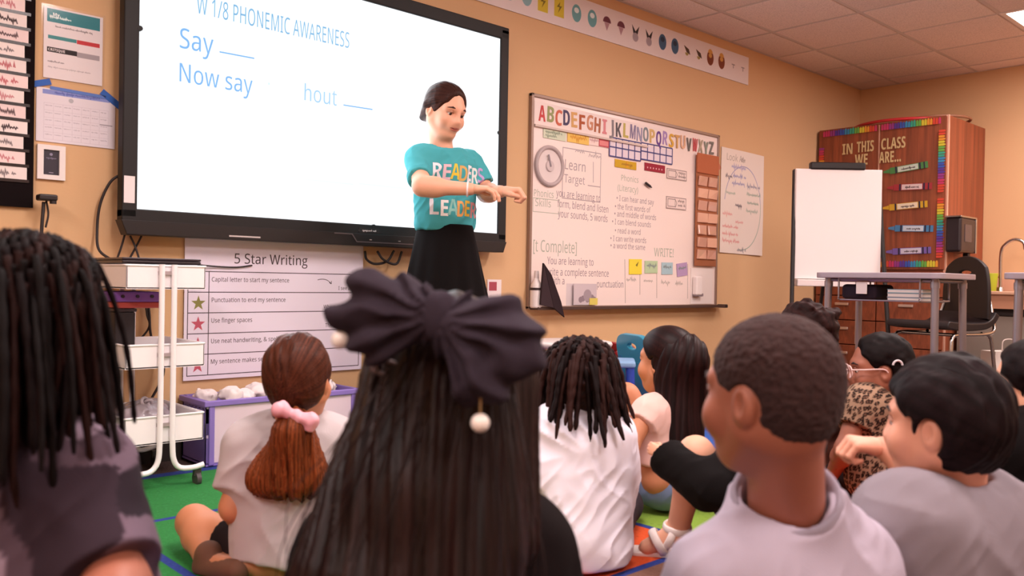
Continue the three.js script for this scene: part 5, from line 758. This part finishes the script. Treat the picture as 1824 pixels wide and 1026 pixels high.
// ---- girl with the big black bow
{
  const sl = [-.233, .365, -1.16], sr = [.036, .368, -1.18], hl = [-.16, .15, -1.12], hr = [.02, .15, -1.12];
  const o = { skin: SK.tan, k: 1.05, head: { c: [-.084, .596, -1.14], yaw: 178, pitch: 0, s: 1.0 }, neck: [-.084, .468, -1.17], torso: torsoOf(sl, sr, hl, hr, 1.05),
    arms: [[sl, add(sl, [-.07, -.17, -.03]), add(sl, [.02, -.24, -.18])], [sr, add(sr, [.07, -.17, -.03]), add(sr, [-.02, -.24, -.18])]], legs: [[add(hl, [0, -.04, 0]), [-.32, .11, -1.36], [-.08, .06, -1.44], [.0, .045, -1.43]], [add(hr, [0, -.04, 0]), [.09, .11, -1.4], [-.04, .06, -1.36], [-.12, .045, -1.37]]],
    shirt: { m: cloth(0x120809), sleeve: 1.9, wide: .012, loose: .012, hem: .12, amp: .006, collar: .006 }, pants: { m: cloth(0x241a24), len: 1.9 }, shoes: mat(0x2a2022, .6) };
  const p = person('girl with very long dark hair and a big black bow, seen from behind', [-.08, .362, -1.14], o);
  const hm = hairMat(0x200e0d, { roughness: .45, specularIntensity: .5 });
  const inner = (x, y, z) => -(Math.max(cap([-.086, .62, -1.16], [-.086, .461, -1.2], .05, .05)(x, y, z)));
  const h = mane(p, 'hair', [[p.H.out([0, .034, -.012]), [.088, .094, .106]], [[-.119, .607, -1.1], [-.177, .38, -1.02], .055, .082], [[-.079, .601, -1.1], [-.072, .341, -1.02], .085, .088], [[-.029, .614, -1.12], [-.004, .418, -1.06], .058, .04], [[-.081, .613, -1.12], [-.129, .488, -1.05], .07, .07]], hm, { amp: .0055, freq: 34, cell: .0042, axis: [-.087, .409, -1.25], k: .05, inner: (x, y, z) => smax(p.H.field((a, b, c) => .035 - c)(x, y, z) * -1 < 0 ? -1 : -1, -1, .01) });
  const st = []; for (let i = 0; i < 46; i++) { const u = i / 45, a = rr(-.006, .006), top = [mix([-.148, .643, -1.02], [.004, .642, -1.06], u)[0] + a, rr(.60, .66), mix([-.148, .643, -1.02], [.004, .642, -1.06], u)[2] + rr(.0, .03)], bot = [mix([-.254, .472, -1], [.042, .461, -1.06], u)[0] + a, rr(.40, .5), -rr(.93, .97)], m1 = mix(top, bot, .35); st.push([top, add(m1, [0, 0, .012]), mix(m1, bot, .5), bot, add(bot, [rr(-.012, .012), -.1, .01])]); }
  strands(p, h, st, hm, .0011);
  // bow of folded cloth
  const K = [-.084, .696, -.985], at = (x, y, d) => 0, bm = cloth(0x332a34);
  const lobe = (a, b, c, r) => uni(.03, cap(K, a, .016, r), cap(K, b, .016, r), cap(mix(K, a, .5), c, r * .8, r * .55));
  const L1 = lobe([-.158, .721, -.985], [-.157, .674, -.98], [-.197, .693, -.98], .03), L2 = lobe([-.004, .679, -.98], [-.032, .632, -.97], [.016, .658, -.98], .037);
  const crease = f => (x, y, z) => { const a = Math.atan2(y - K[1], x - K[0]); return f(x, y, z) + .006 * Math.sin(a * 16 + 2 * n3(x * 30, y * 30, z * 30)) * clamp(Math.hypot(x - K[0], y - K[1]) * 18, 0, 1) + .004 * n3(x * 45, y * 45, z * 45); };
  const bow = new THREE.Group(); bow.name = 'hair_bow'; p.t.add(bow);
  mesh('loop', p.L(skinOf(crease(L1), around([K, [-.158, .721, -.985], [-.197, .693, -.98], [-.157, .674, -.98]], .05), .0045)), bm, bow); mesh('loop', p.L(skinOf(crease(L2), around([K, [-.004, .679, -.98], [-.032, .632, -.97], [.016, .658, -.98]], .055), .0045)), bm, bow);
  mesh('knot', p.L(skinOf((x, y, z) => ell(add(K, [0, 0, .012]), [.026, .03, .022])(x, y, z) + .003 * n3(x * 70, y * 30, z * 70), around([K], .055), .004)), bm, bow);
  const pm = mat(0xfaf0e8, .18); for (const [a, b] of [[[-.196, .669, -.98], [-.201, .688, -.98]], [[-.033, .58, -.955], [-.033, .62, -.95]]]) { const g = mesh('pearl', p.L(new THREE.SphereGeometry(.0108, 24, 16).translate(...a)), pm, bow); }
  mesh('pearl_cord', p.L(merge([bar([-.196, .669, -.98], [-.201, .69, -.98], .0012), bar([-.033, .58, -.955], [-.033, .62, -.95], .0012)])), mat(0xa8875a, .5), bow);
  const tie = new THREE.TorusGeometry(.013, .005, 8, 24).scale(1.2, .6, 1).translate(...[-.149, .632, -1.03]); mesh('hair_tie', p.L(tie), mat(0x6a5a5e, .7), p.t);
}
// ---- child with locs in the white shirt
{
  const sl = [.084, .332, -2.2], sr = [.264, .331, -2.24], hl = [.129, .083, -2.16], hr = [.229, .073, -2.2];
  const o = { skin: SK.deep, k: .98, head: { c: [.181, .477, -2.24], yaw: 192, pitch: 4, s: .96 }, neck: [.179, .353, -2.26], torso: torsoOf(sl, sr, hl, hr, 1.02),
    arms: [[sl, [.027, .201, -2.15], [.087, .06, -2.4]], [sr, [.292, .168, -2.3], [.239, .051, -2.5]]], legs: [[[.125, .052, -2.2], [-.008, .039, -2.5], [.183, -.052, -2.62], [.25, -.045, -2.6]], [[.245, .042, -2.24], [.351, .06, -2.6], [.209, -.037, -2.75], [.146, -.038, -2.75]]],
    shirt: { m: cloth(0xebe5f2), sleeve: .8, wide: .03, loose: .012, hem: .025, cell: .006, amp: .011, collar: .008 }, pants: { m: cloth(0x3a3038), len: 1.7 }, shoes: mat(0x2a2022, .6) };
  const p = person('child with short dark locs in a loose white shirt on the orange square', [.195, .039, -2.2], o);
  const h = addCap(p, { t: .013, front: .085, side: .05, nape: -.08, rough: .006, f: 60, cell: .0045 }, hairMat(0x2a1514));
  locs(p, h, 120, .185, .0075, [hairMat(0x241312), dark, hairMat(0x301a17)], { push: .022, flare: 1.9 });
}
// ---- girl in pink with long hair
{
  const sl = [.427, .327, -2.68], sr = [.612, .298, -2.92], hl = [.474, .116, -2.7], hr = [.61, .066, -2.9];
  const o = { skin: SK.tan, lip: 0xb05a50, k: .95, eyes: 0x2a1a16, head: { c: [.51, .481, -2.8], yaw: 228, pitch: 0, s: .95 }, neck: [.537, .33, -2.83], torso: torsoOf(sl, sr, hl, hr, .8),
    arms: [[sl, [.365, .228, -2.62], [.324, .147, -2.75]], [sr, [.669, .158, -3], [.559, .075, -3.1]]], legs: [[[.501, .088, -2.72], [.333, .113, -2.78], [.444, -.024, -3], [.412, -.048, -3.05]], [[.617, .034, -2.92], [.41, .342, -3], [.402, .082, -3.15], [.34, .05, -3.15]]],
    shirt: { m: cloth(0xf0c6bc), sleeve: .26, wide: .012, loose: .006, hem: .165, cell: .007, amp: .005, collar: .005 }, pants: { m: cloth(0x7c8cb4), len: .58 }, shoes: mat(0xe0d0d0, .6) };
  const p = person('girl with long straight dark hair in a pink top and denim shorts', [.548, .042, -2.82], o);
  const hm = hairMat(0x220f0f, { roughness: .45 });
  const h = addCap(p, { t: .014, front: .07, side: -.005, nape: -.09, cell: .0045 }, hm);
  mane(p, 'long_hair', [[p.H.out([0, .02, -.05]), [.09, .085, .07]], [p.H.out([0, .0, -.06]), [.567, .383, -2.78], .08, .07], [[.563, .402, -2.78], [.57, .212, -2.72], .072, .058], [[.516, .424, -2.74], [.528, .235, -2.69], .05, .045]], hm, { amp: .004, freq: 30, end: .17, cell: .005, axis: [.617, .265, -2.95] });
}
// ---- child in black sleeves hugging a knee, mostly behind the boy in lavender
{
  const sl = [.629, .374, -2.1], sr = [.805, .334, -2.36], hl = [.639, .134, -2.2], hr = [.771, .091, -2.36];
  const w1 = [.378, .32, -2.1], w2 = [.457, .212, -2.32];
  const o = { skin: SK.pale, k: .95, head: { c: [.725, .5, -2.28], yaw: 235, s: .93 }, neck: [.732, .374, -2.28], torso: torsoOf(sl, sr, hl, hr, .95),
    arms: [[sl, [.465, .267, -1.98], w1], [sr, [.632, .214, -2.36], w2]], legs: [[[.651, .093, -2.24], [.483, .302, -2.2], [.454, .074, -2.28], [.375, .027, -2.29]], [[.785, .049, -2.4], [.735, .035, -2.62], [.936, -.079, -2.75], [.898, -.113, -2.8]]],
    hands: [handShape(w1, [-.7, .25, -.6], [-.5, .3, .7], 1, [.9, 1, .8], .42)],
    shirt: { m: cloth(0x0a0506), sleeve: 1.93, wide: .018, loose: .012, hem: .06, cell: .007, amp: .007, collar: .006 } };
  const p = person('child in a black long-sleeved top hugging a bare knee, white sandal on one foot', [.7, .082, -2.28], o);
  addCap(p, { t: .012, nape: -.08 }, dark);
  mesh('shorts', p.L(skinOf(uni(.03, cap(hl, hr, .08), cap(hl, mix(hl, [.483, .302, -2.2], .45), .075, .066), cap(hr, mix(hr, [.735, .035, -2.62], .5), .075, .066)), around([hl, hr, mix(hl, [.483, .302, -2.2], .45), [.735, .035, -2.62]], .09), .008)), cloth(0x241c22), p.t);
  // sandal: sole and straps
  const a = [.454, .074, -2.28], b = [.375, .027, -2.29], d = unit(sub(b, a)), sm = mat(0xf2e6e2, .45), s = uni(.01, cap([a[0] + .012, .012, a[2] - .01], [b[0] - .022, .012, b[2] - .02], .03, .034));
  mesh('sandal_sole', p.L(skinOf((x, y, z) => smax(s(x, y, z), Math.abs(y - .012) - .008, .004), around([[a[0], .012, a[2]], [b[0], .012, b[2]]], .07), .004)), sm, p.t);
  const strap = (c, ax, r, w) => { const g = new THREE.TorusGeometry(r, .0055, 8, 32).scale(1, 1, w); g.applyQuaternion(new THREE.Quaternion().setFromUnitVectors(new THREE.Vector3(0, 0, 1), V(unit(ax)))); return g.translate(...c); };
  mesh('sandal_strap', p.L(merge([strap(mix(a, b, .62), d, .034, 2.2), strap(add(a, [.0, .012, 0]), [0, 1, .15], .034, 2.2), strap(mix(a, b, .25), add(d, [0, .9, 0]), .035, 2)])), sm, p.t);
}
// ---- boy with cropped hair in lavender grey, large at the right
{
  const sl = [.275, .323, -1.16], sr = [.534, .311, -1.3], hl = [.30, .2, -1.2], hr = [.44, .2, -1.3];
  const o = { skin: SK.brown, lip: 0x7a3a34, k: 1.05, headCell: .0036, neckR: 1.08, brow: 0x24120f, eyes: 0x1c100c, head: { c: [.357, .587, -1.17], yaw: 220, pitch: 2, s: .955 }, neck: [.398, .433, -1.22], torso: torsoOf(sl, sr, hl, hr, 1.02),
    arms: [[sl, add(sl, [-.06, -.17, -.08]), add(sl, [.03, -.2, -.22])], [sr, add(sr, [.06, -.17, -.06]), add(sr, [-.06, -.22, -.2])]], legs: [[add(hl, [0, -.04, 0]), [.27, .09, -1.5], [.3, .06, -1.24], [.33, .045, -1.14]], [add(hr, [0, -.04, 0]), [.44, .09, -1.58], [.46, .06, -1.32], [.47, .045, -1.22]]],
    shirt: { m: cloth(0xb3a8b8), sleeve: .8, wide: .02, loose: .014, hem: .14, cell: .0065, amp: .007, neck: 1.1, collar: .0095, polo: .008, collarAt: .06 }, pants: { m: cloth(0x2c2630), len: 1.9 }, shoes: mat(0x2a2022, .6) };
  const p = person('boy with closely cropped brown hair in a lavender grey shirt, largest child at the right', [.402, .338, -1.24], o);
  addCap(p, { t: .0055, front: .078, side: .03, nape: -.075, low: .012, rough: .0016, f: 190, cell: .0032, plain: true }, new THREE.MeshPhysicalMaterial({ color: 0x321b19, roughness: .95, bumpMap: grain, bumpScale: .002, vertexColors: true }));
}
// ---- boy in the grey shirt with a raised fist
{
  const sl = [.611, .347, -1.36], sr = [.891, .32, -1.5], hl = [.66, .13, -1.38], hr = [.82, .13, -1.48];
  const w = [.719, .431, -1.64];
  const o = { skin: SK.rose, lip: 0xb05a50, k: 1.0, headCell: .0036, eyes: 0x241612, brow: 0x1c1012, head: { c: [.733, .508, -1.44], yaw: 224, pitch: 3, s: .93 }, neck: [.777, .386, -1.48], torso: torsoOf(sl, sr, hl, hr, 1.08),
    arms: [[sl, [.774, .397, -1.6], w], [sr, add(sr, [.05, -.17, -.06]), add(sr, [-.06, -.22, -.18])]], legs: [[add(hl, [0, -.04, 0]), [.60, .11, -1.66], [.72, .06, -1.74], [.8, .045, -1.72]], [add(hr, [0, -.04, 0]), [.98, .11, -1.7], [.76, .06, -1.64], [.66, .045, -1.66]]],
    hands: [handShape(w, [-1, .12, -.05], [-.1, 1, .15], 1, [1.1, 1.4, 1.0], .72)],
    shirt: { m: cloth(0x8a8088), sleeve: .5, wide: .02, loose: .014, hem: .09, cell: .0065, amp: .007, neck: 1.06, collar: .009, polo: .007, collarAt: .12 }, pants: { m: cloth(0x2a2630), len: 1.9 }, shoes: mat(0x2a2022, .6) };
  const p = person('boy with thick black hair in a grey shirt holding out a fist', [.787, .272, -1.46], o);
  addCap(p, { t: .017, front: .082, side: .028, nape: -.085, low: .02, rough: .0025, f: 30, cell: .0034, streak: .0045 }, hairMat(0x190d10));
}
// ---- girl in the leopard top with glasses
{
  const sl = [1.057, .371, -2.58], sr = [1.271, .344, -2.82], hl = [1.121, .155, -2.62], hr = [1.281, .116, -2.8], a = C(0x9c7c66), b = C(0x241612), e = C(0x6a4a3a);
  const o = { skin: SK.brown, lip: 0x7a3a34, k: .92, brow: 0x1c1012, eyes: 0x1c100c, head: { c: [1.168, .479, -2.7], yaw: 256, pitch: 6, s: .92 }, neck: [1.209, .367, -2.74], torso: torsoOf(sl, sr, hl, hr, .9),
    arms: [[sl, [1.006, .253, -2.55], [1.022, .134, -2.7]], [sr, [1.321, .199, -2.85], [1.292, .081, -2.95]]], legs: [[[1.148, .114, -2.66], [1.041, .112, -2.8], [1.274, .023, -2.95], [1.236, -.001, -3]], [[1.301, .078, -2.82], [1.337, .047, -3.1], [1.137, .04, -2.95], [1.079, .019, -2.95]]],
    shirt: { m: cloth(0xffffff, { vertexColors: true }), sleeve: .45, wide: .016, loose: .01, hem: .06, cell: .0042, amp: .004, collar: .006, colour: (x, y, z, c) => { const u = (x + z) * 62, v = y * 62, X = Math.floor(u), Y = Math.floor(v); let m = 9; for (let i = -1; i < 2; i++) for (let j = -1; j < 2; j++) m = Math.min(m, Math.hypot(X + i + .2 + .6 * h3(X + i, Y + j, 5) - u, Y + j + .2 + .6 * h3(X + i, Y + j, 6) - v)); c.copy(m < .16 ? e : m < .4 ? b : a); } }, pants: { m: cloth(0x2a1c1c), len: 1.9 }, shoes: mat(0x2a2022, .6) };
  const p = person('girl with pale-framed glasses and black hair in a leopard print top', [1.209, .115, -2.72], o);
  const h = addCap(p, { t: .014, front: .06, side: .0, nape: -.08, rough: .003, f: 50, cell: .0045 }, dark);
  mane(p, 'ponytail', [[p.H.out([0, -.03, -.10]), [1.263, .396, -2.78], .035, .04], [[1.233, .418, -2.74], [1.21, .34, -2.72], .035, .026]], dark, { amp: .004, freq: 22, cell: .005, axis: [1.276, .393, -2.8] });
  const gm = mat(0xf0c8c4, .3), gl = new THREE.Group(); gl.name = 'glasses'; p.t.add(gl);
  for (const s of [-1, 1]) { const H = p.H, P = v => H.out(v); mesh('lens_rim', p.L(tube(Array.from({ length: 12 }, (_, i) => { const q = i / 12 * 2 * PI; return P([s * .033 + .026 * Math.cos(q), .002 + .021 * Math.sin(q), .101 - .006 * Math.abs(Math.cos(q))]); }), .0022, 48, 8, true)), gm, gl); mesh('temple', p.L(tube([P([s * .06, .01, .096]), P([s * .078, .01, .06]), P([s * .084, .008, .0]), P([s * .082, -.004, -.015])], .0024, 24, 8)), gm, gl); }
  mesh('bridge', p.L(tube([p.H.out([-.009, .004, .102]), p.H.out([0, .008, .105]), p.H.out([.009, .004, .102])], .002, 10, 8)), gm, gl);
  const c = p.H.out([.088, .02, -.045]); mesh('hair_clip', p.L(new THREE.TorusGeometry(.014, .0035, 8, 24, PI).translate(...c)), mat(0xd8ccd0, .25), p.t);
}
// ---- child with dark curls behind the cropped boy
{
  const sl = [.929, .387, -2.8], sr = [1.154, .348, -2.95], hl = [1.003, .128, -2.85], hr = [1.136, .102, -2.95];
  const o = { skin: SK.brown, k: .95, head: { c: [.996, .563, -2.9], yaw: 215, s: .93 }, neck: [1.041, .392, -2.92], torso: torsoOf(sl, sr, hl, hr, .95),
    arms: [[sl, [.891, .239, -2.8], [.901, .133, -2.95]], [sr, [1.182, .226, -2.95], [1.173, .117, -3.05]]], legs: [[[1.021, .088, -2.9], [.948, .041, -3.1], [1.144, .02, -3.25], [1.119, -.002, -3.3]], [[1.165, .068, -3], [1.316, .012, -3.25], [1.109, .032, -3.15], [1.064, .015, -3.2]]],
    shirt: { m: cloth(0x6e4238), sleeve: .5, wide: .016, loose: .01, hem: .1, collar: .006 }, pants: { m: cloth(0x2a1c1c), len: 1.9 }, shoes: mat(0x2a2022, .6) };
  const p = person('child with dark curly hair and a small bun behind the boy with cropped hair', [1.057, .084, -2.92], o);
  const cm = hairMat(0x2a1311, { roughness: .6 }); addCap(p, { t: .022, front: .08, side: .02, nape: -.085, rough: .014, f: 42, cell: .0045 }, cm);
  const bp = p.H.out([-.045, .085, -.075]); mesh('hair_bun', p.L(skinOf((x, y, z) => ell(bp, [.034, .03, .034])(x, y, z) + .009 * n3(x * 55, y * 55, z * 55), around([bp], .06), .0045, (x, y, z, c) => c.setRGB(1, 1, 1))), cm, p.t);
}
// ---- child in black at the right picture edge
{
  const sl = [1.137, .39, -1.9], sr = [1.382, .362, -2.1], hl = [1.192, .136, -1.95], hr = [1.381, .092, -2.1];
  const w = [1.175, .347, -2.05];
  const o = { skin: SK.pale, lip: 0xb05a50, k: .98, eyes: 0x241612, brow: 0x1c1012, head: { c: [1.235, .508, -2], yaw: 236, pitch: 4, s: .95 }, neck: [1.258, .396, -2.02], torso: torsoOf(sl, sr, hl, hr, 1),
    arms: [[sl, [1.138, .258, -1.95], w], [sr, add(sr, [.05, -.17, -.06]), add(sr, [-.06, -.22, -.18])]], legs: [[add(hl, [0, -.04, 0]), [1.299, .064, -2.3], [1.515, -.002, -2.4], [1.578, -.001, -2.4]], [add(hr, [0, -.04, 0]), [1.672, .04, -2.4], [1.467, .021, -2.3], [1.406, .02, -2.3]]],
    hands: [handShape(w, [-.2, .8, -.3], [-.6, .3, .7], 1, [.9, 1.1, .8], .64)],
    shirt: { m: cloth(0x0c0607), sleeve: .55, wide: .018, loose: .012, hem: .07, collar: .007 }, pants: { m: cloth(0x2a2630), len: 1.9 }, shoes: mat(0x2a2022, .6) };
  const p = person('child in a black shirt with short black hair at the right picture edge', [1.282, .115, -2.02], o);
  addCap(p, { t: .014, front: .07, side: .03, nape: -.07, rough: .004, f: 50, cell: .004 }, hairMat(0x150a0c));
}
renderer.render(scene, camera);
